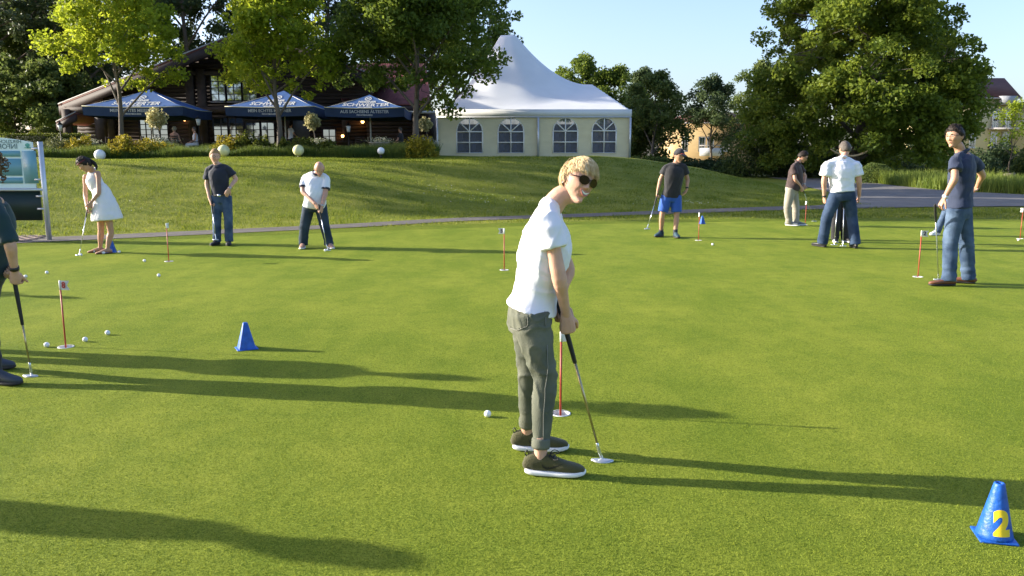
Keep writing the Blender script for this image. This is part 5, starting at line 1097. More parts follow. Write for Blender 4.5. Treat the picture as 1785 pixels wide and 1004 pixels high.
def hero_details():
    o = hero['out']; root, O, hd, HM, hs, J = o['root'], o['O'], o['hd'], o['HM'], o['hs'], o['J']
    def Hp(p): return hd+(HM@np.array(p))*hs
    # open smile: dark gap, teeth, lips
    def arc(w, z0, curve, y, n=13): return [Hp((x, y+ .55*x*x/.05*.10*8*.5, z0+curve*(x/w)**2)) for x in np.linspace(-w, w, n)]
    u = arc(.031, -.0500, .0100, -.1035); d_ = arc(.031, -.0690, .0290, -.1025); n = len(u)
    sk = root.children[0]
    obj('mouth', u+d_, [(i, i+1, n+i+1, n+i) for i in range(n-1)], mat('mouth_dark', (.10, .02, .02), .5), root)
    u2 = arc(.027, -.0503, .0080, -.1060); d2 = arc(.027, -.0620, .0190, -.1052)
    obj('teeth', u2+d2, [(i, i+1, n+i+1, n+i) for i in range(n-1)], M_teeth, root, True)
    mb = MB()
    mb.add(*tube(u, [(.0012+.0018*math.sin(math.pi*i/(n-1)),)*2 for i in range(n)], n=7, sub=1)); mb.add(*tube(d_, [(.0012+.0030*math.sin(math.pi*i/(n-1)),)*2 for i in range(n)], n=7, sub=1)); mb.build('lips', mat('lips_rose', (.45, .17, .14), .4), root, True)
    mb = MB(); V, F = ellipsoid(Hp((-.083, .004, -.036)), (.004, .004, .004), nu=10, nv=6); mb.add(V, F).build('earring', M_chrome, root, True)
    # jeans: rolled cuffs, back pocket with a card, seam, rivet
    for i in range(2):
        c = o['ank'][i]+np.array((0, 0, .052)); a = nrm(o['kn'][i]-o['ank'][i]); MB().add(*tube([c, c+a*.012, c+a*.042, c+a*.050], [.0435, .046, .0455, .043], n=22, sub=1, cap='flat')).build('trouser_cuff', M_khaki, root, True)
    tr = [c for c in root.children if c.name.startswith('trousers')][0]; me = tr.data
    V = np.empty(len(me.vertices)*3); me.vertices.foreach_get('co', V); V = V.reshape(-1, 3); N = np.empty(len(me.vertices)*3); me.vertices.foreach_get('normal', N); N = N.reshape(-1, 3)
    W = V+O; dpt = W[:, 1]*CP-(W[:, 2]-CAMH)*SP; sx = CX+FPX*W[:, 0]/dpt; sy = CY-FPX*(W[:, 1]*SP+(W[:, 2]-CAMH)*CP)/dpt      # where each point of the cloth shows in the photo
    vis = (N*(np.array((0, 0, CAMH))-W)).sum(1) > 0
    def patch(name, test, off, m):
        ok = test & vis; fs = [tuple(p.vertices) for p in me.polygons if all(ok[i] for i in p.vertices)]
        if not fs: return
        us = sorted({i for f in fs for i in f}); rm = {a: b for b, a in enumerate(us)}; edge = {}
        V2 = V[us]+N[us]*off; obj(name, V2, [tuple(rm[i] for i in f) for f in fs], m, tr, True)
    inside_p = inside(np.array([(886, 528), (922, 531), (920, 569), (904, 575), (889, 571)]), sx, sy); patch('back_pocket', inside_p, .0035, M_khaki)
    patch('card', inside(np.array([(887, 525), (904, 526), (905, 531), (888, 530)]), sx, sy), .006, mat('pink_card', (.62, .40, .33), .6))
    M_st = cloth('seam_thread', (.17, .17, .14))
    def line(name, poly, r, m=M_st):
        pts = []
        for (a, b), (c, d) in zip(poly[:-1], poly[1:]):
            for t in np.linspace(0, 1, 8, endpoint=False):
                q = (a+(c-a)*t, b+(d-b)*t); w = np.where(vis, (sx-q[0])**2+(sy-q[1])**2, 1e9); i = int(w.argmin())
                if w[i] < 30: pts.append(V[i]+N[i]*.0045)
        if len(pts) > 3: pts = np.array(pts); pts[1:-1] = (pts[:-2]+pts[1:-1]+pts[2:])/3; obj(name, *tube(pts, [r]*len(pts), n=5, sub=1, cap='flat'), m, tr, True)
    line('side_seam', [(948, 530), (951, 580), (955, 640), (949, 690), (947, 780)], .0022); line('pocket_stitch', [(886, 529), (922, 532), (920, 569), (904, 575), (889, 571)], .0018)
    line('waistband', [(884, 516), (905, 520), (935, 524), (964, 522)], .0025); line('pocket_stitch', [(952, 526), (957, 538), (972, 545)], .0018)
    # shoes: laces, heel loop, side mark
    for i, f in enumerate(hero['feet']):
        ya = rad(f[1]); fw = np.array((math.sin(ya), -math.cos(ya), 0)); sd = np.array((math.cos(ya), math.sin(ya), 0)); g = gnd(*f[0])-O; g[2] = 0; L = .285*.97; hl = g-fw*L*.24; P = lambda t, s_, z: hl+fw*L*t+sd*s_+np.array((0, 0, z)); mb = MB()
        for t in (.40, .47, .54, .61): mb.add(*tube([P(t, -.022, .100-(t-.4)*.14), P(t+.015, 0, .112-(t-.4)*.16), P(t, .022, .100-(t-.4)*.14)], [.0032]*3, n=5, sub=3))
        for s_ in (-1, 1): mb.add(*tube([P(.40, 0, .112), P(.48, s_*.03, .118), P(.56, s_*.045, .100), P(.48, s_*.035, .092), P(.41, 0, .108)], [.0026]*5, n=5, sub=3)); 
        mb.build('laces', M_band, root, True)
        MB().add(*tube([P(.02, 0, .085), P(-.035, 0, .105), P(.0, 0, .122), P(.03, 0, .105)], [(.008, .002)]*4, side=sd, n=6, sub=3)).build('heel_loop', M_band, root, True)
        mk = [(.26, .074), (.30, .058), (.36, .050), (.46, .056), (.56, .066), (.66, .078)]; lo = [(.26, .074), (.29, .050), (.36, .039), (.46, .047), (.56, .061), (.66, .078)]
        wd = lambda t, z: -(np.interp(t, (0, .25, .45, .65, .85), (.030, .036, .038, .045, .043))*.95*.97*np.sqrt(max(.05, 1-((z-.052)/.056)**2))**.85+.003)
        Vm = [P(t, wd(t, z), z) for t, z in mk]+[P(t, wd(t, z), z) for t, z in lo]; obj('side_mark', Vm, [(k, k+1, 7+k, 6+k) for k in range(5)], mat('mark_black', (.006, .006, .007), .5), root, True)
hero_details()
hT = at(971.5, 520, hero['out']['Y0']-.0); putter('gold shafted putter held by the person in the foreground', hT, gnd(1050, 806)+np.array((.0, 0, .0)), .34, (1, -.15, 0), M_gold)

p2 = dict(h=.96, fem=1, fat=.88, yaw=-52, seed=7, skin=S_tan, armf=.92, feet=(((176, 441), -62), ((189, 443), -48)), hip=((175, 347, .04), (183, 347, -.03)), kn=((176, 402, .05), (193, 403, -.05)), sh=((146, 306, .12), (172, 299, -.10)), neck=(160, 297, 0),
    el=((149, 341, .08), (172, 336, -.16)), wr=((151.5, 362, -.14), (159, 353, -.20)), hand=(((154, 374, -.18), (1, .2, 0), 70, 1), ((156, 366, -.2), (-.8, .5, 0), 70, -1)), head=(148, 286, -.14), hrot=(-42, 38, -14), 
    shirt=dict(m=M_dress, f=1.03, sleeve=0, lo=.36, name='dress', skirt=((173, 327, 0), (181, 350, 0), (185, 371, 0), (187, 383, 0)), skr=((.140, .120), (.205, .175), (.265, .225), (.285, .245)), collar=M_dress, wr=.008), shoe=dict(up=M_sw, sole=M_brn, style='sandal', L=.26), 
    hair=dict(m=Hr_dark, line=(.058, -.03, -.085), t=.014, tail=((0, .09, .03), (.02, .11, -.05), (.05, .09, -.13), (.06, .05, -.17)), tailr=(.025, .03, .024, .008), locks=60, ll=.05))
person('person in sleeveless white dress and sandals bent over a putter at the left', p2)
MB().add(*tube([p2['out']['hd']+(p2['out']['HM']@np.array(p))*.97 for p in [(.086*math.cos(a), -.105*math.sin(a)+.004, .052+.012*math.sin(a)) for a in np.linspace(-.2, math.pi+.2, 14)]], [(.011, .004)]*14, side=(0, 0, 1), n=6, sub=2)).build('headband', mat('headband_red', (.10, .008, .012), .7), p2['out']['root'], True)
putter('pale shafted putter of the person in the white dress', at(154.5, 352, p2['out']['Y0']-.16), gnd(138, 446), .24, (1, -.3, 0), None, True)
p3 = dict(h=1.02, yaw=4, seed=9, skin=S_fair, fat=.95, feet=(((379, 428), -6), ((400, 428), 14)), hip=((377.5, 345), (394, 345)), kn=((378, 382, -.03), (398, 381, -.03)), sh=((361, 293), (399, 291)), neck=(379, 287), el=((361, 322, 0), (411, 312, .05)), wr=((366, 349, -.10), (399, 330, -.14)), hand=(((369.5, 360, -.12), (.8, .3, 0), 60, -1), ((393, 343, -.14), (-.3, .9, 0), 25, 1)), head=(374.5, 272.5, -.02), hrot=(28, 8, 5), smile=.6,
    shirt=dict(m=M_polo, f=1.02, sleeve=.66, sr=.072, hem=1.2, lo=.09, collar=M_polo), legs=dict(m=M_den, belt=M_belt, top=.13, r=(.098, .088, .074, .072, .070, .072)), shoe=dict(up=M_black, sole=M_sole_k, style='loafer', L=.29), hair=dict(m=Hr_fair, t=.012), glasses=dict(m=M_gfr, w=.0018), watch=((1, M_steel),))
person('person in dark navy polo and blue jeans standing with hand on hip, glasses', p3)
putter('putter resting on the shoe of the person in the dark navy polo', at(368.5, 350, p3['out']['Y0']-.13), at(376.5, 419, p3['out']['Y0']-.20), .22, (1, -.2, 0))
p4 = dict(h=1.0, fat=1.10, bel=1.0, yaw=18, seed=12, skin=S_rose, armf=1.12, feet=(((529, 434), 4), ((574, 434), 30)), hip=((537, 360), (560, 360)), kn=((531, 394, -.04), (566, 394, -.04)), sh=((531, 306, .02), (571, 308, -.02)), neck=(552, 300, -.03), el=((528, 333, -.10), (567, 337, -.12)), wr=((549, 355, -.27), (561, 361, -.27)), hand=(((557, 366, -.29), (.5, .6, 0), 70, -1), ((558, 375, -.29), (-.8, .4, 0), 70, 1)), head=(556.5, 293.5, -.10), hrot=(15, 38, 0),
    shirt=dict(m=M_wpolo, f=1.03, sleeve=.72, sr=.074, hem=1.08, lo=.0, flare=1.04, collar=M_collar, cuff=M_collar), legs=dict(m=M_denp, r=(.105, .098, .084, .080, .078, .080)), shoe=dict(up=M_tans, sole=M_sole_w, style='sneaker', L=.27), glasses=dict(m=M_gfr, w=.0018), watch=((1, M_steel),))
person('person in white polo with navy collar and glasses putting, legs apart', p4)
putter('putter swung by the person in the white polo with navy collar', at(555.5, 357, p4['out']['Y0']-.30), gnd(571, 437.5), .24, (1, 0, 0))
p5 = dict(h=1.02, yaw=14, seed=15, skin=S_tan, fat=1.03, feet=(((1152, 413.5), -38), ((1177, 415), 4)), hip=((1160, 343), (1180, 343)), kn=((1154, 376, -.03), (1179.5, 377, -.03)), sh=((1160, 289, .0), (1194, 288, 0)), neck=(1179, 284), el=((1151.5, 313, .04), (1198.5, 313, .05)), wr=((1146, 334, -.02), (1197.5, 330, -.03)), hand=(((1144, 346, -.05), (.9, -.2, 0), 65, -1), ((1193.5, 340, -.06), (-1, 0, 0), 25, 1)), head=(1183, 271.5, -.02), hrot=(32, 16, 4),
    shirt=dict(m=M_blk, f=1.05, sleeve=.60, sr=.074, hem=1.1, lo=-.05, flare=1.05, collar=M_blk), legs=dict(m=M_short, name='shorts', len=.80, r=(.100, .104, .100), top=.08), shoe=dict(up=M_teals, sole=M_sole_k, style='sneaker', L=.29, sock=M_sock), hair=dict(m=Hr_dark, t=.008), cap=M_capm, watch=((1, M_band),))
person('person in black shirt, bright blue shorts and dark cap carrying a putter', p5)
o5 = p5['out']; V, F = ellipsoid((0, 0, 0), (.06, .02, .02)); obj('sunglasses', o5['hd']+((V+np.array((0, -.098, .058)))@o5['HM'].T), F, mat('red_mirror', (.35, .06, .03), .2), o5['root'], True)
putter('putter hanging from the hand of the person in blue shorts', at(1146.5, 338, o5['Y0']-.05), at(1127.5, 400, o5['Y0']-.25), .22, (1, .2, 0))
p6 = dict(h=1.0, fat=1.06, bel=.9, yaw=72, seed=18, skin=S_rose, feet=(((1375, 394.5), 60), ((1387, 394), 88)), hip=((1376, 330, -.08), (1384, 330, .08)), kn=((1372.5, 362, -.08), (1387, 360, .08)), sh=((1383, 289, -.15), (1394, 287, .15)), neck=(1391, 282, 0), el=((1386, 312, -.20), (1403, 307, .15)), wr=((1397.5, 327, -.12), (1401.5, 323, .02)), hand=(((1400, 337, -.08), (-.2, 1, 0), 70, 1), ((1401.5, 333, -.02), (-.2, -1, 0), 70, -1)), head=(1399.5, 273, 0), hrot=(70, 30, 0),
    shirt=dict(m=M_brownp, f=1.03, sleeve=.66, sr=.076, hem=1.1, lo=-.0, flare=1.05, collar=M_brownp), legs=dict(m=M_beige, r=(.108, .102, .082, .078, .072, .074)), shoe=dict(up=M_greys, sole=M_sole_w, style='sneaker', L=.29), hair=dict(m=Hr_dark, t=.016), glasses=dict(m=M_gfr, lens=M_slens, w=.0024, r=(.026, .02)), watch=((1, M_steel),))
person('person in brown polo and beige trousers putting to the right', p6)
putter('putter of the person in the brown polo', at(1399.5, 329, p6['out']['Y0']-.05), gnd(1419, 386.5), .22, (1, 0, 0))
p7 = dict(h=1.06, fat=1.13, yaw=180, seed=21, skin=S_rose, feet=(((1490, 434), 172), ((1433, 432), 200)), hip=((1480, 340), (1456, 340)), kn=((1485, 377, .02), (1442, 377, .02)), sh=((1496, 285), (1438, 285)), neck=(1468.5, 275), el=((1497.5, 316, .0), (1436.5, 316, .0)), wr=((1498, 342, .06), (1437, 344, .06)), hand=(((1496, 357, .08), (-.8, .3, 0), 40, 1), ((1438.5, 358, .08), (.8, .3, 0), 40, -1)), head=(1473, 260, .07), hrot=(184, 22, 0), armf=1.1,
    shirt=dict(m=M_wsh, f=1.06, sleeve=.66, sr=.082, hem=1.12, lo=.09, collar=M_wsh, wr=.006, fa=.007, ff=9, folds=(((.2, 0, 1), 1.), ((1, 0, .35), 4.))), legs=dict(m=M_dend, belt=M_dend, top=.14, r=(.108, .104, .088, .084, .084, .086)), shoe=dict(up=M_black, sole=M_sole_k, style='loafer', L=.30), hair=dict(m=Hr_grey, t=.012, line=(.062, .0, -.070)), watch=((1, M_band),))
person('person in white shirt and dark jeans seen from behind, legs apart', p7)
p8 = dict(h=1.0, yaw=2, seed=24, skin=S_rose, feet=(((1455, 423), -16), ((1472.5, 423), 12)), hip=((1460, 338), (1472, 338)), kn=((1456.5, 385, -.03), (1471, 385, -.03)), sh=((1453, 291, -.1), (1481, 291, -.1)), neck=(1467, 287, -.12), el=((1453, 318, -.1), (1482, 318, -.1)), wr=((1461, 330, -.25), (1471, 330, -.25)), hand=(((1461, 341, -.28), (.8, .3, 0), 70, -1), ((1471, 341, -.28), (-.8, .3, 0), 70, 1)), head=(1468, 280, -.2), hrot=(0, 35, 0), shirt=dict(m=M_blk, collar=None), legs=dict(m=M_blkt, r=(.094, .086, .074, .074, .074, .076)), shoe=dict(up=M_black, sole=M_sole_w, style='sneaker'), hair=dict(m=Hr_dark))
person('person in black trousers hidden behind the person in the white shirt', p8)
putter('left one of two putters seen between the legs of the person in the white shirt', at(1462.5, 333, p8['out']['Y0']-.28), gnd(1453.5, 428), .24, (1, 0, 0)); putter('right one of two putters seen between the legs of the person in the white shirt', at(1471.8, 333, p8['out']['Y0']-.34), gnd(1469, 430), .24, (1, 0, 0))
p9 = dict(h=1.05, vox=.010, hres=(64, 52), yaw=-118, seed=27, skin=S_tan, smile=.8, feet=(((1687, 496), -118), ((1653, 500), -92)), hip=((1684, 366, .06), (1660, 368, -.06)), kn=((1684, 420, .05), (1657, 420, -.06)), sh=((1700, 275, .10), (1663, 276, -.12)), neck=(1677, 264, 0), el=((1712, 306, .18), (1664, 312, -.22)), wr=((1703, 327, .32), (1646, 346, -.18)), hand=(((1688, 338, .30), (-.8, -.3, 0), 40, -1), ((1634, 366, -.17), (.2, .1, -1), 45, 1)), head=(1664.5, 238.5, -.03), hrot=(-62, 4, -4), 
    shirt=dict(m=M_nav, f=1.06, sleeve=.56, sr=.076, hem=1.12, lo=.06, flare=1.08, collar=M_nav, wr=.009), legs=dict(m=M_den, r=(.104, .096, .082, .080, .076, .078), wr=.009), shoe=dict(up=M_brn, sole=M_sole_k, style='loafer', L=.285), hair=dict(m=Hr_dark, t=.016, line=(.060, .0, -.060), locks=120, ll=.03, lr=.004), glasses=dict(m=M_gfr, w=.0024, r=(.025, .018)), watch=((1, M_wband),))
person('tall person in navy shirt and jeans leaning on a putter at the right', p9)
putter('putter standing upright under the hand of the person in the navy shirt', at(1630, 357, p9['out']['Y0']-.18), gnd(1636, 489.5)+np.array((0, -.0, .0)), .26, (-1, .1, 0))
p10 = dict(h=.99, yaw=-60, seed=30, skin=S_rose, feet=(((1633, 411), -60), ((1664, 412), -60)), hip=((1662, 345, .05), (1672, 345, -.05)), kn=((1645, 378, .05), (1664, 378, -.05)), sh=((1666, 298, .1), (1690, 298, -.1)), neck=(1678, 292, 0), el=((1668, 322, .1), (1691, 322, -.1)), wr=((1670, 343, .0), (1690, 345, -.1)), hand=(((1670, 356, 0), (0, .5, 0), 40, 1), ((1688, 358, -.1), (0, .5, 0), 40, 1)), head=(1678, 278), hrot=(-60, 10, 0), shirt=dict(m=M_polo), legs=dict(m=M_den), shoe=dict(up=M_sole_w, sole=M_sole_w, style='sneaker'), hair=dict(m=Hr_dark))
person('person hidden behind the one in the navy shirt, only a white shoe showing', p10)
p11 = dict(h=.96, vox=.010, yaw=72, seed=33, skin=S_fair, fat=1.0, feet=(((-8, 672), 80), ((-20, 645), 85)), hip=((-30, 480, -.09), (-32, 478, .09)), kn=((-22, 570, -.1), (-30, 560, .08)), sh=((-2, 362, -.17), (-12, 356, .16)), neck=(-22, 335, 0), el=((18, 428, -.17), (2, 420, .2)), wr=((26, 473, -.10), (14, 466, .08)), hand=(((27, 500, -.08), (-.1, 1, 0), 82, 1), ((24, 489, -.0), (-.1, -1, 0), 82, -1)), head=(-29, 301, 0), hrot=(60, 15, 0), 
    shirt=dict(m=M_teal_sh, f=1.05, sleeve=.92, sr=.064, lo=-.06), legs=dict(m=M_blkt, r=(.10, .092, .074, .066, .060, .060)), shoe=dict(up=mat('shoe_slate', (.035, .045, .06), .7), sole=M_sole_k, style='sneaker', L=.275), hair=dict(m=Hr_red, t=.03, line=(.05, -.05, -.10), curls=520), watch=((0, M_band),))
person('person in dark green shirt cut by the left edge, putting', p11)
putter('gold shafted putter of the person in the dark green shirt at the left edge', at(23, 477, p11['out']['Y0']-.02), gnd(56, 658), .36, (1, -.1, 0), M_gold)
# three more players outside the left edge, whose shadows fall into the picture
def bystander(x, y, yaw, label, seed, kz=1.0):
    a = rad(yaw); f = np.array((math.sin(a), -math.cos(a), 0)); l_ = np.array((math.cos(a), math.sin(a), 0)); W = lambda fo, la, z: tuple(np.array((x, y, 0))+(f*fo+l_*la+np.array((0, 0, z)))*kz)
    person(label, dict(pix=False, h=kz, yaw=yaw, seed=seed, skin=S_rose, group='players outside the left edge', feet=((W(0, -.12, 0), yaw), (W(0, .12, 0), yaw)), hip=(W(0, -.09, .92), W(0, .09, .92)), kn=(W(.03, -.11, .5), W(.03, .11, .5)), sh=(W(.04, -.19, 1.42), W(.04, .19, 1.42)), neck=W(.05, 0, 1.48), el=(W(.06, -.2, 1.14), W(.06, .2, 1.14)), wr=(W(.22, -.08, .95), W(.22, .08, .95)), hand=((W(.25, -.03, .84), tuple(l_), 60, 1), (W(.25, .03, .84), tuple(-l_), 60, -1)), head=W(.10, 0, 1.63), hrot=(yaw, 25, 0), shirt=dict(m=M_polo), legs=dict(m=M_dend), shoe=dict(up=M_black, sole=M_sole_k), hair=dict(m=Hr_dark), Y=y))
bystander(-5.45, 6.32, 70, 'person in dark clothes left of the picture, farther one of the near pair', 61, .98)
bystander(-5.6, 3.88, 10, 'person in dark clothes left of the picture, nearest the camera', 62, 1.0)
bystander(-9.9, 9.55, 60, 'person in dark clothes left of the picture, farthest from the camera', 63, .97)
# guests on the terrace
def guest(px, Y, yaw, label, shirt, legs, hair, seated=True, seed=70, hat=None, h=.97, back=0):
    X = float(at(px, 272, Y)[0]); z0 = gz(X, Y); a = rad(yaw); f = np.array((math.sin(a), -math.cos(a), 0)); l_ = np.array((math.cos(a), math.sin(a), 0)); c = np.array((X, Y, z0))
    W = lambda fo, la, z: tuple(c+f*fo+l_*la+np.array((0, 0, z)))
    if seated: hz, kz, kf, ff = .52, .50, .42, .40
    else: hz, kz, kf, ff = .92, .5, .03, 0
    d = hz-.92
    person(label, dict(pix=False, h=h, vox=.016, yaw=yaw, seed=seed, z0=z0, Y=Y, skin=S_rose, hvox=.008, hres=(28, 22), group='guests on the terrace', feet=((W(ff, -.12, 0), yaw), (W(ff, .12, 0), yaw)), hip=(W(0, -.09, hz), W(0, .09, hz)), kn=(W(kf, -.11, kz), W(kf, .11, kz)), sh=(W(.02, -.17, 1.42+d), W(.02, .17, 1.42+d)), neck=W(.03, 0, 1.48+d), el=(W(.08, -.22, 1.15+d), W(.08, .22, 1.15+d)), wr=(W(.28, -.16, 1.02+d), W(.28, .16, 1.02+d)), hand=((W(.38, -.14, 1.0+d), (0, 0, -1), 30, 1), (W(.38, .14, 1.0+d), (0, 0, -1), 30, -1)), head=W(.05, 0, 1.64+d), hrot=(yaw, 8, 0), shirt=dict(m=shirt, sleeve=0 if hat == 'top' else .6), legs=dict(m=legs), shoe=dict(up=M_black, sole=M_sole_k), hair=hair))
M_wtr = cloth('white_trousers', (.66, .66, .68), .03)
guest(343, 40.0, -55, 'seated person in white top and white trousers facing left on the terrace', M_wsh, M_wtr, dict(m=Hr_grey, t=.014), True, 71, 'top')
guest(306, 39.6, 172, 'seated person in salmon top seen from behind on the terrace', cloth('salmon_top', (.40, .22, .16)), M_blkt, dict(m=hairmat('hair_ash', (.22, .19, .13), (.36, .31, .21)), t=.034, line=(.05, -.05, -.09)), True, 72)
guest(508, 42.6, 140, 'person in white shirt standing by the grey door panel', M_wsh, M_blkt, dict(m=Hr_dark, t=.012), False, 73)
guest(700, 40.2, -110, 'seated person in dark clothes behind the planter left of the dark maple', M_blk, M_blkt, dict(m=Hr_grey, t=.014), True, 74)

# ------------------------------------------------------------------ flags, holes, balls, cones
M_red = mat('red_pole', (.42, .055, .030), .5, .12); M_flagw = mat('flag_white', (.70, .70, .66), .7, .04); M_digit = mat('digit_red', (.42, .03, .025), .6); M_digk = mat('digit_dark', (.03, .03, .03), .6); M_cup = mat('cup_white', (.72, .72, .70), .5, .05); M_hole = mat('hole_dark', (.03, .025, .015), .9)
FL = [(0, '2', -1, 'red pole of the small flag half hidden behind the foreground person'), (1, '8', 1, 'small white flag with a red 8 at the left'), (2, '', 0, 'thin red flag pole left of the dark navy polo person, flag edge on'), (3, '5', -1, 'small flag left of the foreground person'), (4, '', 0, 'thin flag pole right of the person in blue shorts'), (5, '', 0, 'thin flag pole by the putter of the person in the brown polo'), (6, '2', 1, 'small flag with a 2 left of the person in the navy shirt'), (7, '', 0, 'thin flag pole at the right edge of the picture')]
HL = ['white rimmed hole behind the feet of the foreground person', 'hole at the foot of the flag with the red 8', 'hole at the foot of the pole left of the navy polo person', 'hole at the foot of the flag left of the foreground person', 'hole at the foot of the pole by the blue shorts', 'hole at the foot of the pole by the brown polo person', 'hole at the foot of the flag with the 2', 'hole at the foot of the pole at the right edge']
for i, dg, sd, lb in FL:
    px, py, pt = FLAGS[i]; b = HOLES[i]; Yp = b[1]; ht = at(px, pt, Yp)[2]; r = empty('putting_flag', (b[0], b[1], .0)); tag(r, lb, 'flag', 'small flags on the green'); fh = .075; fw = .085
    MB().add(*tube([(0, 0, -.06), (0, 0, ht-fh)], [.0065, .0065], n=10, sub=1, cap='flat')).build('pole', M_red, r, True)
    MB().add(*tube([(0, 0, ht-fh), (0, 0, ht)], [.0085, .0085], n=10, sub=1, cap='flat')).build('sleeve', M_flagw, r, True)
    if sd: ang = rad(-12) if sd > 0 else rad(168 if i == 3 else 12)
    else: ang = rad(86)
    ca, sa = math.cos(ang), math.sin(ang); P = lambda u, z, o=0.: (ca*u+sa*o, sa*u-ca*o, z)
    V = [P(u*fw, ht-fh*(1-v), .004*math.sin(u*5)) for v in (0, .5, 1) for u in (.08, .35, .65, (1 if v != .5 else .74))]; F = [(j*4+k, j*4+k+1, j*4+k+5, j*4+k+4) for j in range(2) for k in range(3)]
    if i == 0: V = [P(u*.035, ht-fh*(1-v)) for v in (0, .5, 1) for u in (.2, .4, .7, 1)]
    fl_ = obj('flag', V, F, M_flagw, r)
    if dg and i != 0:
        Vt, Ft = text_flat(dg, .068, .003); flip = -1 if (i == 3) else 1
        obj('number', [P(.036*1+x*flip, ht-fh*.5+y, .006*flip) for x, y, z in Vt], [f if flip > 0 else f[::-1] for f in Ft], M_digit if dg == '8' else M_digk, fl_)
    c_ = empty('golf_hole', (b[0], b[1], 0)); tag(c_, HL[i], 'hole', 'holes in the green')
    n = 28; V = [(x, y, z) for z, R in ((.0125, .0565), (-.105, .054)) for x, y in circ((0, 0), R, n)]; obj('cup_liner', V, [(k, n+k, n+(k+1) % n, (k+1) % n) for k in range(n)], M_cup, c_, True)
    V = [(x, y, z) for z, R in ((.0155, .0545), (.0155, .062), (.004, .064)) for x, y in circ((0, 0), R, n)]; obj('cup_rim', V, [(r_*n+k, r_*n+(k+1) % n, (r_+1)*n+(k+1) % n, (r_+1)*n+k) for r_ in range(2) for k in range(n)], M_cup, c_, True)
    V = [(x, y, -.10) for x, y in circ((0, 0), .054, n)]; obj('cup_bottom', V, [tuple(range(n))], M_hole, c_)
def ballmat():
    m, n, l, p = newmat('golf_ball_white'); p.inputs['Base Color'].default_value = (.80, .80, .78, 1); p.inputs['Roughness'].default_value = .3
    tc = n.new('ShaderNodeTexCoord'); v = n.new('ShaderNodeTexVoronoi'); v.inputs['Scale'].default_value = 260; l.new(tc.outputs['Object'], v.inputs['Vector']); b = n.new('ShaderNodeBump'); b.inputs['Strength'].default_value = .4; b.inputs['Distance'].default_value = .001
    l.new(v.outputs['Distance'], b.inputs['Height']); l.new(b.outputs[0], p.inputs['Normal']); return m
V, F = ellipsoid((0, 0, 0), (.02135,)*3, nu=32, nv=20); b0 = None; M_ball = ballmat()
for px, py, lb in ((850, 730, 'golf ball left of the foreground person'), (82, 607.5, 'golf ball just left of the flag with the 8'), (149, 598, 'golf ball right of the flag with the 8'), (188, 586, 'golf ball farthest right of the three by the flag with the 8'), (45, 486, 'leftmost golf ball, behind the person in the dark green shirt'), (82, 479, 'golf ball above the flag with the 8'), (252, 458, 'golf ball left of the thin pole by the white dress person'), (277, 484, 'golf ball below the thin pole by the white dress person'), (1242, 429, 'golf ball right of the pole by the person in blue shorts'), (1775, 421, 'golf ball at the right edge by the pole'), (141.5, 447.5, 'golf ball at the putter of the white dress person'), (567, 439.5, 'golf ball at the putter of the person in the white polo'), (208, 442, 'golf ball half hidden right of the cone by the white dress person'), (181, 444, 'golf ball left of the cone by the white dress person')):
    if b0 is None: o = b0 = obj('golf_ball', V, F, M_ball, smooth=True)
    else: o = b0.copy(); COL.objects.link(o)
    g = gnd(px, py); o.location = (g[0], g[1], .012+.0195); o.rotation_euler = (px, py, 0); tag(o, lb, 'golf ball', 'golf balls')
M_cone = mat('blue_plastic', (.012, .092, .40), .45, .28, 22, .2, 60, spec=.4); M_yel2 = mat('yellow_digit', (.80, .58, .015), .5, .06)
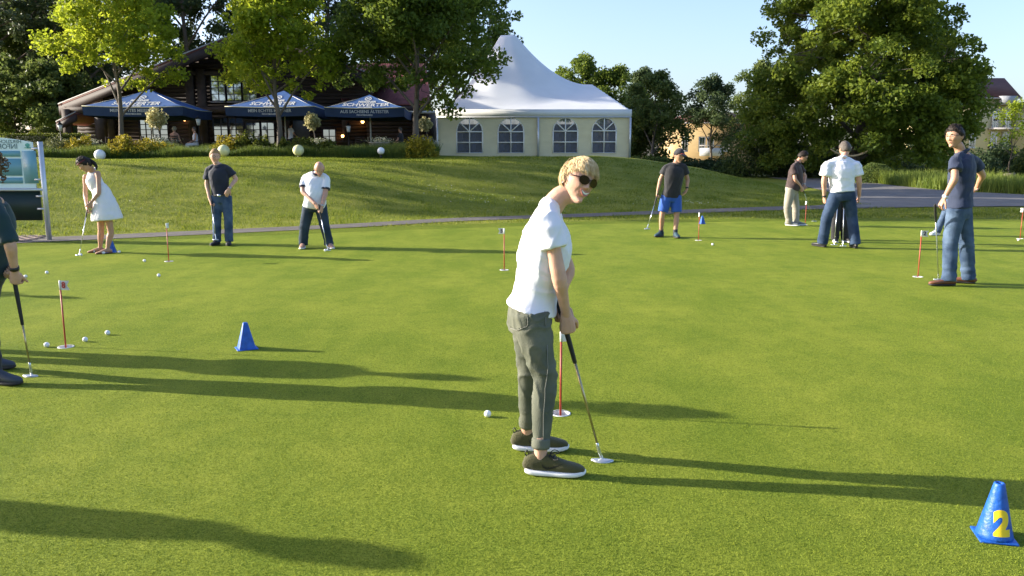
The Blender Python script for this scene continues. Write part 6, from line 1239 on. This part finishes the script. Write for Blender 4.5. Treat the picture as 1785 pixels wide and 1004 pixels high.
def pyramid_cone(px, py, ht_px, label, rz):
    g = gnd(px, py); s = ht_px*g[1]/FPX*1.0; r = empty('marker_cone', (g[0], g[1], .012), rz); tag(r, label, 'cone', 'blue marker cones'); h = s; w = h*.33; t = h*.085; V = []
    for z, a in ((.004, w*.92), (h*.1, w*.86), (h*.97, t), (h, t*.8)): V += [(-a, -a*.9, z), (a, -a*.9, z), (a, a*.9, z), (-a, a*.9, z)]
    o = obj('cone_body', V, [(k*4+j, k*4+(j+1) % 4, k*4+4+(j+1) % 4, k*4+4+j) for k in range(3) for j in range(4)]+[(12, 13, 14, 15)], M_cone, r); bv = o.modifiers.new('b', 'BEVEL'); bv.width = h*.03; bv.segments = 3
    MB().box((-w*1.15, -w*1.05, .0), (w*1.15, w*1.05, h*.03)).build('base_plate', M_cone, r).modifiers.new('b', 'BEVEL').width = h*.012
pyramid_cone(430, 610, 48, 'blue square marker cone on the green left of centre', rad(28)); pyramid_cone(195, 441, 23, 'blue marker cone at the foot of the white dress person', rad(10)); pyramid_cone(1224, 391, 14, 'small blue marker cone behind the pole by the person in blue shorts', rad(15))
g = gnd(1732, 941); ht = .236; cone = empty('marker_cone', (g[0], g[1], .012), rad(-14)); tag(cone, 'big blue cone with a yellow 2 in the lower right corner', 'cone', 'blue marker cones')
prof = [(.070, .008), (.067, .020), (.022, ht-.012), (.020, ht-.003), (.016, ht), (.011, ht-.003), (.010, ht-.03)]; V, F = lathe(prof, 40); obj('cone_body', V, F, M_cone, cone, True)
o = MB().box((-.071, -.071, .0), (.071, .071, .010)).build('base_plate', M_cone, cone); b = o.modifiers.new('b', 'BEVEL'); b.width = .006; b.segments = 3
Vt, Ft = text_flat('2', .128, .0085, 8); Vt = np.array(Vt); Vt -= Vt.mean(0)
sl = (.066-.022)/(ht-.032)
def wrap(x, y): z = .096+y*1.0; R = .066-(z-.020)*sl+.0014; a = x*.92/R-math.pi/2+.10; return (R*math.cos(a), R*math.sin(a), z)
# refine the digit so that it bends with the cone
cu = bpy.data.meshes.new('w'); cu.from_pydata([tuple(v) for v in Vt], [], [tuple(f) for f in Ft]); oo = bpy.data.objects.new('w', cu); tm = oo.modifiers.new('t', 'TRIANGULATE'); sm_ = oo.modifiers.new('s', 'SUBSURF'); sm_.subdivision_type = 'SIMPLE'; sm_.levels = 3
Vt, Ft, _ = evaluated(oo); obj('number', [wrap(v[0], v[1]) for v in Vt], Ft, M_yel2, cone, True)
bpy.data.scenes.remove(TMP)
